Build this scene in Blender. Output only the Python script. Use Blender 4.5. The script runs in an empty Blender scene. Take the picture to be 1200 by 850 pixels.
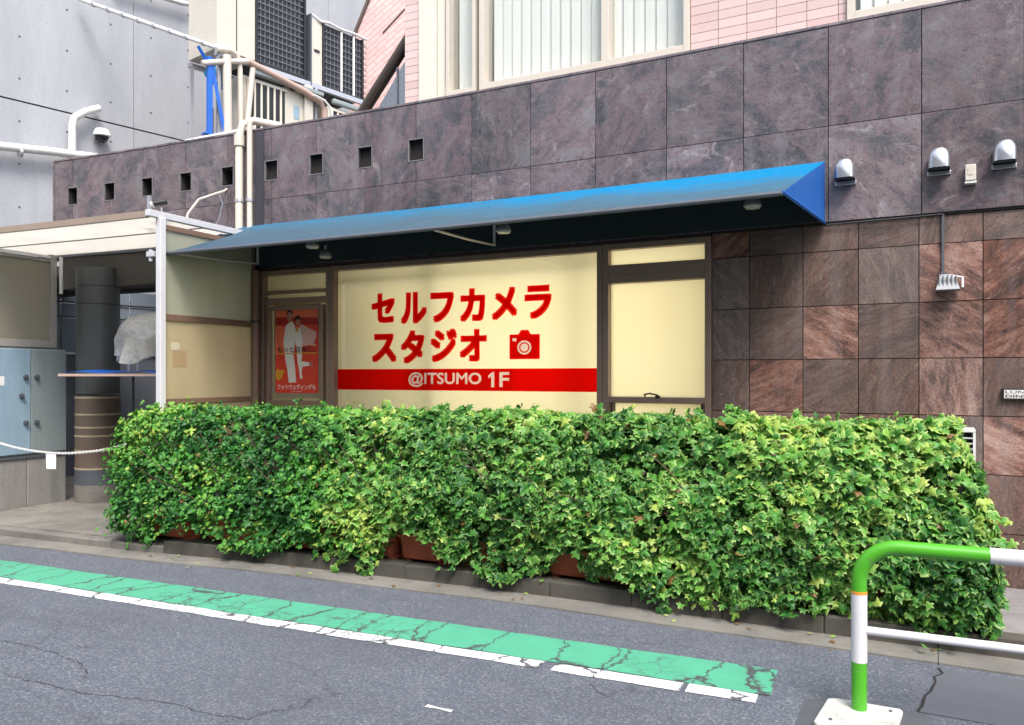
import bpy, bmesh, math, random
import numpy as np
from mathutils import Vector, Matrix, noise
random.seed(7); np.random.seed(7)
SC = bpy.context.scene
COL = SC.collection
R = math.radians

# ------------------------------------------------------------------ camera, sky, sun, exposure
cam_d = bpy.data.cameras.new('camera')
cam = bpy.data.objects.new('camera', cam_d); COL.objects.link(cam)
cam.location = (0, -6.4, 1.55)
cam.rotation_euler = (R(90), 0, R(28.1))
cam_d.sensor_width = 36; cam_d.lens = 28.05
cam_d.shift_y = 0.0125
cam_d.clip_start = 0.05; cam_d.clip_end = 3000
SC.camera = cam

SUN_EL, SUN_AZ = 56, 138        # azimuth: compass angle the light comes from, clockwise from +Y
world = bpy.data.worlds.new('World'); SC.world = world; world.use_nodes = True
wn = world.node_tree.nodes; wl = world.node_tree.links
sky = wn.new('ShaderNodeTexSky'); sky.sky_type = 'NISHITA'; sky.sun_disc = False
sky.sun_elevation = R(SUN_EL); sky.sun_rotation = R(SUN_AZ)
sky.air_density = 1.0; sky.dust_density = 3.0; sky.ozone_density = 1.0
hsv = wn.new('ShaderNodeHueSaturation'); hsv.inputs['Saturation'].default_value = 0.55
wl.new(sky.outputs[0], hsv.inputs['Color'])
wl.new(hsv.outputs[0], wn['Background'].inputs['Color'])
wn['Background'].inputs['Strength'].default_value = 0.15
sd = bpy.data.lights.new('sun', 'SUN'); sun = bpy.data.objects.new('sun', sd); COL.objects.link(sun)
sd.energy = 1.5; sd.angle = R(20); sd.color = (1, .95, .88)
az, el = R(SUN_AZ), R(SUN_EL)
sun.rotation_euler = Vector((-math.sin(az)*math.cos(el), -math.cos(az)*math.cos(el), -math.sin(el))).to_track_quat('-Z', 'Y').to_euler()
sun.location = (3, -10, 12)
SC.view_settings.view_transform = 'Standard'; SC.view_settings.look = 'None'
SC.view_settings.gamma = 1; SC.view_settings.exposure = 1.32
SC.cycles.max_bounces = 8; SC.cycles.transparent_max_bounces = 12
SC.cycles.caustics_reflective = False; SC.cycles.caustics_refractive = False

# ------------------------------------------------------------------ the gently curved facade line: s along it, n out from it
S0, KAP = -1.5, 0.0125
def ang(s): return 0 if s >= S0 else (S0-s)*KAP
def W(s, n=0, z=0):
    if s >= S0: return Vector((s, -n, z))
    a = (S0-s)*KAP; Rr = 1/KAP
    return Vector((S0-Rr*math.sin(a)+n*math.sin(a), -Rr*(1-math.cos(a))-n*math.cos(a), z))
def RF(t, m, z, base=(-11.46, .97)):          # frame of the neighbour building behind: t runs back along its wall, m out from it
    return Vector((base[0]+.184*t+.983*m, base[1]+.983*t-.184*m, z))
def RA(t, m, z): return RF(t, m, z, (-8.68, 2.0))

# ------------------------------------------------------------------ material helpers
class NT:
    def __init__(s, name):
        s.m = bpy.data.materials.new(name); s.m.use_nodes = True
        s.t = s.m.node_tree; s.n = s.t.nodes; s.b = s.n['Principled BSDF']; s.out = s.n['Material Output']
    def add(s, typ, **kw):
        x = s.n.new(typ)
        for k, v in kw.items():
            if k.startswith('_'): setattr(x, k[1:], v)
            else:
                key = k.replace('__', ' ')
                key = int(key[1:]) if key[0] == 'i' and key[1:].isdigit() else key
                s.put(x.inputs[key], v)
        return x
    def put(s, sock, v):
        if hasattr(v, 'is_output') or isinstance(v, bpy.types.NodeSocket): s.t.links.new(v, sock)
        elif hasattr(v, 'outputs'): s.t.links.new(v.outputs[0], sock)
        else:
            if isinstance(v, (tuple, list)) and len(v) == 3 and len(sock.default_value) == 4: v = (*v, 1)
            sock.default_value = v
    def set(s, **kw):
        for k, v in kw.items(): s.put(s.b.inputs[k.replace('__', ' ')], v)
        return s
    def pos(s): return s.add('ShaderNodeNewGeometry').outputs['Position']
    def rnd(s): return s.add('ShaderNodeObjectInfo').outputs['Random']
    def noise(s, vec, scale, detail=4, rough=.55, dist=0):
        return s.add('ShaderNodeTexNoise', Vector=vec, Scale=scale, Detail=detail, Roughness=rough, Distortion=dist).outputs['Fac']
    def vor(s, vec, scale, feat='F1', rand=1.0):
        return s.add('ShaderNodeTexVoronoi', _feature=feat, Vector=vec, Scale=scale, Randomness=rand)
    def ramp(s, fac, stops, interp='LINEAR'):
        x = s.add('ShaderNodeValToRGB', Fac=fac); r = x.color_ramp; r.interpolation = interp
        while len(r.elements) < len(stops): r.elements.new(.5)
        for e, (p, c) in zip(r.elements, stops):
            e.position = p; e.color = (*c, 1) if isinstance(c, (tuple, list)) else (c, c, c, 1)
        return x.outputs['Color']
    def mix(s, f, a, b, mode='MIX'):
        x = s.n.new('ShaderNodeMix'); x.data_type = 'RGBA'; x.blend_type = mode
        s.put(x.inputs[0], f); s.put(x.inputs[6], a); s.put(x.inputs[7], b)
        return x.outputs[2]
    def math(s, op, a, b=0.0, c=0.0, clamp=False):
        x = s.n.new('ShaderNodeMath'); x.operation = op; x.use_clamp = clamp
        s.put(x.inputs[0], a); s.put(x.inputs[1], b); s.put(x.inputs[2], c)
        return x.outputs[0]
    def map(s, vec, scale=(1, 1, 1), rot=(0, 0, 0), loc=(0, 0, 0)):
        return s.add('ShaderNodeMapping', Vector=vec, Scale=scale, Rotation=rot, Location=loc).outputs[0]
    def bump(s, h, strength=.3, dist=.01):
        s.put(s.b.inputs['Normal'], s.add('ShaderNodeBump', Height=h, Strength=strength, Distance=dist).outputs[0]); return s

def plain(name, col, rough=.5, metal=0, wear=.12, scale=14, bump=0, spec=None):
    t = NT(name); p = t.pos()
    f = t.noise(p, scale, 5, .6)
    g = t.noise(p, scale*.17, 3)
    c = t.mix(t.math('MULTIPLY', f, wear*2, clamp=True), col, tuple(x*.45 for x in col))
    c = t.mix(t.math('MULTIPLY', g, wear, clamp=True), c, tuple(min(1, x*1.3+.02) for x in col))
    t.set(Base__Color=c, Roughness=t.math('ADD', rough-.06, t.math('MULTIPLY', f, .14)), Metallic=metal)
    if spec is not None: t.b.inputs['Specular IOR Level'].default_value = spec
    if bump: t.bump(f, bump, .004)
    return t.m

def granite(name, cols, vein, rough, spec, streak, rotrange, hue_by_piece, bumpd):
    t = NT(name); p = t.pos(); r = t.rnd()
    r2 = t.math('FRACT', t.math('MULTIPLY', r, 37.7)); r3 = t.math('FRACT', t.math('MULTIPLY', r, 113.3))
    off = t.add('ShaderNodeCombineXYZ', X=t.math('MULTIPLY', r, 90), Y=t.math('MULTIPLY', r2, 60), Z=t.math('MULTIPLY', r3, 70)).outputs[0]
    a = t.math('MULTIPLY', t.math('SUBTRACT', r2, .5), rotrange)
    vr = t.add('ShaderNodeVectorRotate', _rotation_type='Y_AXIS', Vector=p, Angle=a).outputs[0]
    v = t.add('ShaderNodeVectorMath', _operation='ADD', i0=vr, i1=off).outputs[0]
    vs = t.map(v, scale=(1, 1, streak))
    big = t.noise(vs, 1.5, 5, .6, 1.6)
    mid = t.noise(vs, 4.2, 10, .74, 1.7)
    fine = t.noise(vs, 24, 9, .82, 1.0)
    grain = t.noise(v, 95, 6, .8)
    speck = t.vor(v, 170).outputs['Distance']
    base = t.ramp(t.math('ADD', t.math('ADD', t.math('MULTIPLY', big, .48), t.math('MULTIPLY', mid, .37)), t.math('MULTIPLY', grain, .15)), [(.36, cols[0]), (.45, cols[1]), (.52, cols[2]), (.61, cols[3])])
    if hue_by_piece:
        base = t.mix(t.math('MULTIPLY', t.ramp(r3, [(.30, 0.), (.52, 1.)]), .68), base, t.mix(mid, cols[4], cols[5]))
    pale = t.ramp(t.noise(vs, 2.9, 10, .78, 2.2), [(.56, 0.), (.66, 1.)])
    base = t.mix(t.math('MULTIPLY', pale, t.math('MULTIPLY', fine, .85)), base, vein)
    base = t.mix(t.math('MULTIPLY', t.ramp(fine, [(.38, 1.), (.48, 0.)]), .6), base, tuple(x*.35 for x in cols[0]))
    base = t.mix(t.math('MULTIPLY', t.ramp(grain, [(.40, 1.), (.47, 0.)]), .45), base, tuple(x*.45 for x in cols[0]))
    base = t.mix(t.math('MULTIPLY', t.ramp(grain, [(.55, 0.), (.62, 1.)]), .30), base, tuple(min(1, x*2.0) for x in cols[2]))
    hv = t.add('ShaderNodeHueSaturation', Color=base, Value=t.math('ADD', .76, t.math('MULTIPLY', t.math('FRACT', t.math('MULTIPLY', r, 7.3)), .42)), Saturation=t.math('ADD', .75, t.math('MULTIPLY', r2, .4)))
    base = hv.outputs[0]
    # rain streaks and dust
    dst = t.noise(t.map(p, scale=(5, 5, .35)), 1.6, 4)
    base = t.mix(t.math('MULTIPLY', t.ramp(dst, [(.45, 0.), (.75, 1.)]), .18), base, (.30, .29, .30))
    t.set(Base__Color=base, Roughness=t.math('ADD', rough, t.math('MULTIPLY', mid, .2)))
    t.b.inputs['Specular IOR Level'].default_value = spec
    t.bump(t.math('ADD', fine, t.math('MULTIPLY', mid, .6)), .35, bumpd)
    return t.m

M = {}
M['granite'] = granite('polished_granite', [(.040, .040, .048), (.090, .084, .096), (.168, .120, .129), (.188, .176, .190)], (.46, .41, .41), .18, .55, 1.5, 3.0, False, .002)
M['stone'] = granite('rough_red_stone', [(.020, .014, .013), (.098, .048, .037), (.235, .105, .074), (.37, .235, .185), (.036, .032, .030), (.215, .175, .158)], (.46, .36, .30), .42, .35, 3.6, 3.4, True, .004)

def asphalt():
    t = NT('asphalt'); p = t.pos()
    ag = t.vor(p, 120).outputs['Distance']; agc = t.vor(p, 120).outputs['Color']
    f = t.noise(p, 55, 6, .75); b = t.noise(p, .9, 4, .6); m = t.noise(p, 6, 5, .6)
    c = t.ramp(f, [(.28, (.036, .041, .050)), (.5, (.088, .099, .127)), (.72, (.165, .184, .232))])
    c = t.mix(t.math('MULTIPLY', t.ramp(t.add('ShaderNodeSeparateColor', Color=agc).outputs[0], [(.82, 0.), (.9, 1.)]), .45), c, (.34, .35, .37))
    c = t.mix(t.ramp(b, [(.35, 0.), (.7, .45)]), c, (.075, .082, .098))
    c = t.mix(t.ramp(m, [(.5, 0.), (.8, .25)]), c, (.17, .175, .19))
    sp_ = t.noise(t.map(p, scale=(.5, 2.2, 1), rot=(0, 0, R(-4))), 1.1, 6, .65, .5)
    c = t.mix(t.ramp(sp_, [(.52, 0.), (.72, .38)]), c, (.05, .054, .064))
    # long wandering cracks
    wp = t.add('ShaderNodeVectorMath', _operation='ADD', i0=p, i1=t.add('ShaderNodeVectorMath', _operation='SCALE', i0=t.add('ShaderNodeTexNoise', Vector=p, Scale=1.6, Detail=8, Roughness=.7).outputs['Color'], Scale=.9).outputs[0]).outputs[0]
    e = t.vor(t.map(wp, scale=(.55, 1.1, 1)), 1.0, 'DISTANCE_TO_EDGE').outputs['Distance']
    cr = t.math('MULTIPLY', t.ramp(e, [(.0015, 1.), (.006, 0.)]), t.ramp(t.noise(p, .45, 3), [(.47, 0.), (.56, .7)]))
    c = t.mix(cr, c, (.02, .02, .022))
    t.set(Base__Color=c, Roughness=.82); t.bump(t.math('SUBTRACT', t.math('ADD', f, t.math('MULTIPLY', ag, .6)), cr), .75, .006)
    return t.m
M['asphalt'] = asphalt()
M['patch'] = plain('smooth_asphalt_patch', (.098, .106, .125), .8, wear=.2, scale=40, bump=.5)
M['patch_dark'] = plain('dark_tar_patch', (.078, .084, .098), .75, wear=.3, scale=60, bump=.6)

def marking(name, col, chip, cx_scale, thr):
    t = NT(name); p = t.pos()
    wv = t.add('ShaderNodeVectorMath', _operation='SCALE', i0=t.add('ShaderNodeTexNoise', Vector=p, Scale=3.2, Detail=7, Roughness=.7).outputs['Color'], Scale=.30).outputs[0]
    wp = t.add('ShaderNodeVectorMath', _operation='ADD', i0=p, i1=wv).outputs[0]
    e = t.vor(t.map(wp, scale=cx_scale, rot=(0, 0, R(-38))), 1.0, 'DISTANCE_TO_EDGE').outputs['Distance']
    e2 = t.vor(t.map(wp, scale=(9, 9, 1)), 1.0, 'DISTANCE_TO_EDGE').outputs['Distance']
    area = t.noise(p, .9, 3)
    c1 = t.ramp(e, [(thr*.35, 1.), (thr, 0.)])
    c2 = t.math('MULTIPLY', t.ramp(e2, [(.012, 1.), (.035, 0.)]), t.ramp(area, [(.50, 0.), (.62, .9)]))
    f = t.noise(p, 42, 6, .8)
    sp = t.math('MULTIPLY', t.ramp(f, [(.60, 0.), (.68, 1.)]), chip)
    cut = t.math('MAXIMUM', t.math('MAXIMUM', c1, c2), sp)
    dirt = t.noise(p, 5, 5, .65)
    c = t.mix(t.math('MULTIPLY', t.ramp(dirt, [(.4, 0.), (.75, 1.)]), .35), col, tuple(x*.62 for x in col))
    c = t.mix(cut, c, (.06, .063, .07))
    t.set(Base__Color=c, Roughness=.7); t.bump(t.math('SUBTRACT', t.math('MULTIPLY', f, .4), cut), .5, .004)
    return t.m
M['green_paint'] = marking('green_lane_paint', (.075, .345, .215), .42, (3.0, .8, 1), .022)
M['white_paint'] = marking('white_line_paint', (.66, .67, .68), .4, (3.0, 1.6, 1), .026)

def concrete(name, col, dark, rough=.8, stain=.5, vert=True, bump=.35, fine=30):
    t = NT(name); p = t.pos()
    a = t.noise(t.map(p, scale=(1.6, 1.6, .28) if vert else (1, 1, 1)), 1.3, 6, .6, .4)
    b = t.noise(p, fine, 6, .7); c0 = t.noise(p, .55, 3)
    c = t.mix(t.math('MULTIPLY', t.ramp(a, [(.4, 0.), (.72, 1.)]), stain), col, dark)
    c = t.mix(t.ramp(c0, [(.4, 0.), (.75, .35)]), c, tuple(min(1, x*1.2) for x in col))
    c = t.mix(t.ramp(b, [(.25, .5), (.5, 0.)]), c, dark)
    gr = t.noise(p, fine*4, 4, .8); st = t.noise(t.map(p, scale=(4, 4, .6)) if vert else t.map(p, scale=(2.2, 2.2, 2.2)), 1.5, 7, .7, .6)
    c = t.mix(t.math('MULTIPLY', t.ramp(st, [(.48, 0.), (.66, 1.)]), stain*(.25 if vert else .75)), c, tuple(x*.8 for x in dark))
    c = t.mix(t.math('MULTIPLY', t.ramp(gr, [(.36, 1.), (.46, 0.)]), .35 if not vert else .12), c, tuple(x*.5 for x in dark))
    c = t.mix(t.math('MULTIPLY', t.ramp(gr, [(.56, 0.), (.64, 1.)]), .3 if not vert else .08), c, tuple(min(1, x*1.5) for x in col))
    t.set(Base__Color=c, Roughness=rough); t.bump(t.math('ADD', b, gr), bump, .004)
    return t.m
M['concrete_wall'] = concrete('fair_faced_concrete', (.39, .403, .435), (.25, .26, .29), .75, .45)
M['concrete_old'] = concrete('weathered_concrete', (.30, .29, .27), (.12, .115, .11), .85, .7)
M['gutter'] = concrete('gutter_concrete', (.215, .203, .182), (.10, .095, .085), .88, .7, False, .7, 60)
M['kerb'] = concrete('kerb_concrete', (.088, .080, .066), (.05, .048, .042), .9, .85, False, .7, 50)
M['floor'] = concrete('entrance_floor_concrete', (.23, .215, .19), (.10, .095, .09), .8, .8, False, .5, 35)
M['paving'] = concrete('grey_stone_paving', (.27, .255, .26), (.14, .13, .135), .7, .5, False, .4, 45)
M['ground'] = concrete('bare_ground', (.16, .15, .14), (.09, .085, .08), .9, .6, False)

M['bronze'] = plain('brown_window_frame', (.34, .235, .185), .38, .35, wear=.15, scale=20)
M['bronze_dark'] = plain('dark_brown_trim', (.05, .035, .028), .45, .2, wear=.2)
M['cream_frame'] = plain('cream_window_frame', (.62, .56, .48), .45, 0, wear=.12)
M['cream_panel'] = plain('cream_enamel_panel', (.72, .67, .57), .4, 0, wear=.10)
M['ac_beige'] = plain('beige_unit_casing', (.62, .58, .50), .5, 0, wear=.2, scale=5)
M['dark_coil'] = plain('dark_condenser_fins', (.035, .035, .042), .6, .2, wear=.2)
M['grid'] = plain('grey_wire_guard', (.17, .18, .21), .5, .3)
M['pipe_cream'] = plain('cream_pipe', (.66, .60, .51), .5, 0, wear=.25, scale=8)
M['pipe_brown'] = plain('brown_drain_pipe', (.22, .13, .09), .5, 0, wear=.3, scale=6)
M['pipe_pink'] = plain('pinkish_brown_lagging', (.50, .36, .30), .7, 0, wear=.3, scale=9, bump=.3)
M['pipe_white'] = plain('white_plastic_pipe', (.75, .74, .72), .45, 0, wear=.18)
M['blue_steel'] = plain('blue_painted_steel', (.01, .13, .60), .4, 0, wear=.25, scale=9)
M['blue_fabric'] = plain('teal_blue_cloth', (.0, .20, .36), .8, 0, wear=.3)
M['awning_side'] = plain('bright_blue_canvas', (.002, .095, .38), .6, 0, wear=.12, scale=5)
M['liner_and_shade'] = plain('dark_underside_and_shade', (.016, .026, .034), .85, 0, wear=.2)
M['alu'] = plain('aluminium', (.55, .56, .60), .38, .6, wear=.15)
M['alu_white'] = plain('white_painted_aluminium', (.72, .71, .74), .4, .1, wear=.2, scale=8)
M['alu_dirty'] = plain('dirty_roof_edge', (.36, .28, .22), .7, .1, wear=.35, scale=8)
M['roof_under'] = plain('cream_canopy_soffit', (.78, .74, .62), .6, 0, wear=.12, scale=4)
M['frame_grey'] = plain('grey_opening_frame', (.22,.21,.22), .5, .2)
M['lining'] = plain('dark_opening_lining', (.03, .026, .024), .8)
M['panel_frame'] = plain('beige_grey_frame', (.33, .31, .28), .5)
M['dark_granite'] = plain('dark_granite', (.05, .047, .06), .25, 0, wear=.3, scale=20)
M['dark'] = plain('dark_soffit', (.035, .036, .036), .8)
M['dark2'] = plain('dark_brown_beam', (.07, .06, .052), .7, 0, wear=.3, scale=3)
M['black'] = plain('black_plastic', (.015, .015, .017), .4)
M['steel'] = plain('polished_stainless', (.55, .56, .58), .30, .9, wear=.08)
M['cab'] = concrete('grey_blue_cabinet_paint', (.27, .315, .325), (.16, .195, .21), .45, .5, True, .05)
M['cab_blue'] = concrete('scuffed_blue_cabinet_paint', (.30, .42, .52), (.17, .25, .32), .4, .7, True, .05)
M['fence_blue'] = plain('blue_grey_mesh_panel', (.16, .19, .23), .7, 0, wear=.35, scale=60, bump=.4)
M['pillar'] = concrete('grey_green_pillar_paint', (.095, .10, .098), (.05, .055, .055), .5, .6, True, .05)
M['pillar_brown'] = plain('brown_mosaic_band', (.16, .115, .088), .5, 0, wear=.3, scale=30)
M['band_cream'] = plain('cream_trim_ring', (.45, .38, .26), .5)
M['slate'] = plain('dark_slate_band', (.085, .095, .115), .6, 0, wear=.3)
M['green_tube'] = plain('green_guardrail_paint', (.085, .43, .022), .3, 0, wear=.08, scale=10)
M['white_tube'] = plain('white_guardrail_paint', (.74, .73, .76), .35, 0, wear=.1, scale=10)
M['orange'] = plain('orange_band', (.8, .30, .03), .5)
def scuffed(name, col, under, thr):
    t = NT(name); p = t.pos()
    a_ = t.noise(t.map(p, scale=(1, 1, .6)), 11, 8, .75, .8); g_ = t.noise(p, 3, 4); s_ = t.noise(t.map(p, scale=(3, 3, 40)), 2, 4)
    c = t.mix(t.math('MULTIPLY', g_, .35), col, tuple(x*.6 for x in col))
    c = t.mix(t.math('MULTIPLY', t.ramp(s_, [(.6, 0.), (.72, 1.)]), .25), c, (.25, .24, .22))
    c = t.mix(t.ramp(a_, [(thr, 0.), (thr+.02, .85)]), c, under)
    t.set(Base__Color=c, Roughness=t.math('ADD', .26, t.math('MULTIPLY', g_, .25))); t.bump(a_, .15, .002); return t.m
M['green_tube'] = scuffed('green_guardrail_paint', (.075, .38, .018), (.16, .13, .09), .645)
M['white_tube'] = scuffed('white_guardrail_paint', (.70, .69, .71), (.28, .24, .20), .63)
M['plate'] = concrete('white_painted_base', (.66, .66, .63), (.30, .29, .26), .7, .7, False, .6, 25)
M['terracotta'] = plain('terracotta_plastic', (.62, .15, .07), .65, 0, wear=.4, scale=9, bump=.2)
M['soil'] = plain('dark_soil', (.035, .025, .018), .95, 0, wear=.4, scale=30, bump=.6)
M['twig'] = plain('brown_twigs', (.10, .065, .04), .8, 0, wear=.4, scale=30)


M['print_red'] = plain('poster_red_print', (.82, .055, .028), .45, wear=.05)
M['print_orange'] = plain('poster_orange_print', (.88, .17, .08), .45, wear=.05)
M['print_deep'] = plain('poster_deep_red_print', (.45, .012, .01), .45, wear=.05)
M['print_white'] = plain('poster_white_print', (.92, .84, .78), .5, wear=.08)
M['print_veil'] = plain('poster_veil_print', (.82, .48, .44), .5, wear=.1)
M['print_skin'] = plain('poster_skin_print', (.50, .20, .13), .5, wear=.05)
M['print_hair'] = plain('poster_dark_print', (.05, .015, .012), .5, wear=.05)
M['print_yellow'] = plain('poster_yellow_print', (.80, .38, .03), .5, wear=.1)
M['poster_paper'] = plain('poster_margin', (.30, .25, .17), .6, wear=.05)
M['paper'] = plain('white_paper_tag', (.80, .80, .80), .7, wear=.05)
M['poster_paper_pale'] = plain('pale_yellowed_paper', (.62, .55, .40), .7)
M['brown_paper'] = plain('brown_paper', (.42, .29, .16), .8, wear=.1)
M['lamp_glass'] = plain('grey_lamp_glass', (.55, .56, .53), .2, wear=.05)
M['tube_dark'] = plain('weathered_bronze_tube', (.085, .065, .052), .38, .5, wear=.4, scale=3)
M['mortar'] = plain('dark_joint', (.10, .07, .06), .9)
M['mortar_dark'] = plain('black_joint', (.018, .014, .014), .9)

M['room'] = plain('dim_room', (.20, .20, .20), .8)
M['room_white'] = plain('cream_room_wall', (.75, .68, .48), .8, wear=.04)
M['sign_face'] = plain('white_sign_face', (.72, .70, .66), .4, wear=.05)

def pinktile():
    t = NT('pink_glazed_tile'); r = t.rnd(); p = t.pos()
    c = t.mix(r, (.60, .44, .42), (.70, .55, .52))
    c = t.mix(t.math('MULTIPLY', t.noise(p, 30, 5), .35), c, (.58, .38, .35))
    t.set(Base__Color=c, Roughness=.38); t.bump(t.noise(p, 60, 4), .2, .002); return t.m
M['pink'] = pinktile()
def pinkfar():
    t = NT('pink_small_tile_wall'); p = t.pos()
    v = t.map(p, scale=(1, 1, 1))
    sx = t.add('ShaderNodeSeparateXYZ', Vector=v)
    u = t.math('ADD', sx.outputs[0], t.math('MULTIPLY', sx.outputs[2], .35)); w = sx.outputs[2]
    vec = t.add('ShaderNodeCombineXYZ', X=u, Y=t.math('ADD', w, t.math('MULTIPLY', sx.outputs[0], -.15))).outputs[0]
    br = t.add('ShaderNodeTexBrick', Vector=t.map(vec, rot=(0, 0, R(-33))), Color1=(.52, .34, .33, 1), Color2=(.60, .42, .40, 1), Mortar=(.40, .20, .18, 1), Scale=1.0, Mortar__Size=.005, Brick__Width=.24, Row__Height=.07)
    t.set(Base__Color=br.outputs['Color'], Roughness=.45); t.bump(br.outputs['Fac'], -.3, .004); return t.m
M['pinkfar'] = pinkfar()

def awning_top():
    t = NT('weathered_blue_canvas'); p = t.pos(); z = t.add('ShaderNodeSeparateXYZ', Vector=p)
    w = t.math('DIVIDE', t.math('SUBTRACT', z.outputs[2], 2.69), .46)          # 0 at the front bar, 1 at the wall
    nz = t.noise(t.map(p, scale=(1.1, 3, 3)), 1.5, 6, .6, .5)
    x = t.math('MULTIPLY', t.math('ADD', z.outputs[0], 6.6), .17)              # dust is thicker at the left end
    cl = t.math('ADD', t.math('ADD', t.math('MULTIPLY', w, 1.0), t.math('MULTIPLY', nz, .8)), t.math('MULTIPLY', x, .75))
    c = t.ramp(t.math('MULTIPLY', cl, .5), [(.28, (.042, .078, .120)), (.52, (.050, .092, .128)), (.72, (.038, .115, .185)), (.92, (.0, .165, .36))])
    sp = t.noise(p, 38, 6, .7)
    c = t.mix(t.ramp(sp, [(.55, 0.), (.75, .4)]), c, (.24, .26, .26))
    edge = t.math('MULTIPLY', t.ramp(w, [(.0, .8), (.08, 0.)]), t.ramp(t.noise(p, 9, 5), [(.35, 0.), (.65, .7)]))
    c = t.mix(edge, c, (.17, .17, .13))
    t.set(Base__Color=c, Roughness=.85); t.b.inputs['Specular IOR Level'].default_value = .15
    fold = t.noise(t.map(p, scale=(.8, 2, 2), rot=(0, R(20), 0)), 1.4, 4)
    t.bump(t.math('ADD', t.math('MULTIPLY', fold, 4), t.math('MULTIPLY', sp, .12)), .5, .02); return t.m
M['awning_top'] = awning_top()

def frosted(name, col, trans=.35, rough=.35, spec=.5, dirt=.25):
    t = NT(name); p = t.pos()
    st = t.noise(t.map(p, scale=(2, 2, .4)), 1.4, 5)
    c = t.mix(t.math('MULTIPLY', t.ramp(st, [(.35, 0.), (.7, 1.)]), dirt), col, tuple(x*.6 for x in col))
    t.set(Base__Color=c, Roughness=rough); t.b.inputs['Specular IOR Level'].default_value = spec
    tr = t.add('ShaderNodeBsdfTranslucent', Color=c)
    mx = t.add('ShaderNodeMixShader', Fac=trans); t.t.links.new(t.b.outputs[0], mx.inputs[1]); t.t.links.new(tr.outputs[0], mx.inputs[2])
    t.t.links.new(mx.outputs[0], t.out.inputs[0]); return t.m
M['roof_soffit'] = frosted('cream_translucent_soffit', (.92, .91, .88), .8, .5, .2, .06)
M['roof_sheet'] = frosted('translucent_roof_sheet', (.93, .92, .90), .9, .5, .2, .15)
M['red_vinyl'] = frosted('red_vinyl_lettering', (.95, .042, .016), .92, .5, .15, .03)
M['pink_print'] = frosted('pale_pink_lettering', (.98, .90, .99), .92, .5, .2, .02)
M['blind'] = frosted('white_blind_cloth', (.92, .89, .82), .2, .8, .1, .02)
M['film'] = frosted('window_film', (.88, .84, .71), .72, .6, .1, .06)
M['screen_glass'] = frosted('frosted_screen_glass', (.86, .75, .52), .6, .3, .5, .35)
M['screen_glass_up'] = frosted('grey_frosted_glass', (.70, .70, .57), .55, .3, .5, .4)
M['panel_glass'] = frosted('olive_frosted_glass', (.46, .43, .35), .5, .35, .4, .3)
M['plastic_sheet'] = frosted('clear_plastic_sheet', (.84, .82, .76), .4, .2, .8, .25)
_t = M['plastic_sheet'].node_tree; _o = _t.nodes['Material Output']; _s = _o.inputs[0].links[0].from_socket
_tp = _t.nodes.new('ShaderNodeBsdfTransparent'); _tp.inputs[0].default_value = (.93, .92, .88, 1); _mm = _t.nodes.new('ShaderNodeMixShader')
_nz = _t.nodes.new('ShaderNodeTexNoise'); _nz.inputs['Scale'].default_value = 9; _nz.inputs['Detail'].default_value = 5; _nz.inputs['Distortion'].default_value = 2
_rp = _t.nodes.new('ShaderNodeMapRange'); _rp.inputs[1].default_value = .35; _rp.inputs[2].default_value = .7; _rp.inputs[3].default_value = .15; _rp.inputs[4].default_value = .42
_t.links.new(_nz.outputs[0], _rp.inputs[0]); _t.links.new(_rp.outputs[0], _mm.inputs[0]); _t.links.new(_s, _mm.inputs[1]); _t.links.new(_tp.outputs[0], _mm.inputs[2]); _t.links.new(_mm.outputs[0], _o.inputs[0])

def glass(name, tint=(.95, .97, .97), extra=.0):
    t = NT(name); t.n.remove(t.b)
    geo = t.add('ShaderNodeNewGeometry'); dt = t.add('ShaderNodeVectorMath', _operation='DOT_PRODUCT', i0=geo.outputs['Normal'], i1=geo.outputs['Incoming']).outputs['Value']
    fr = t.math('ADD', .04, t.math('MULTIPLY', .96, t.math('POWER', t.math('SUBTRACT', 1, t.math('ABSOLUTE', dt)), 5)))
    tr = t.add('ShaderNodeBsdfTransparent', Color=tint); gl = t.add('ShaderNodeBsdfGlossy', Color=(1, 1, 1), Roughness=.03)
    f = t.math('ADD', fr, extra, clamp=True)
    mx = t.add('ShaderNodeMixShader', Fac=f); t.t.links.new(tr.outputs[0], mx.inputs[1]); t.t.links.new(gl.outputs[0], mx.inputs[2])
    t.t.links.new(mx.outputs[0], t.out.inputs[0]); return t.m
M['glass'] = glass('clear_glass')
M['glass_tri'] = glass('grey_green_glass', (.30, .38, .40), .12)
def emis(name, col, st):
    t = NT(name); t.set(Base__Color=(.8, .8, .8)); t.b.inputs['Emission Color'].default_value = (*col, 1); t.b.inputs['Emission Strength'].default_value = st; return t.m
M['added_backlight'] = emis('window_backlight_sheet', (1, .92, .74), 1.3)  # glow of the upright backing sheets added behind the window film
M['tube_lit'] = emis('lit_tube', (1, .95, .75), 2.0)

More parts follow.
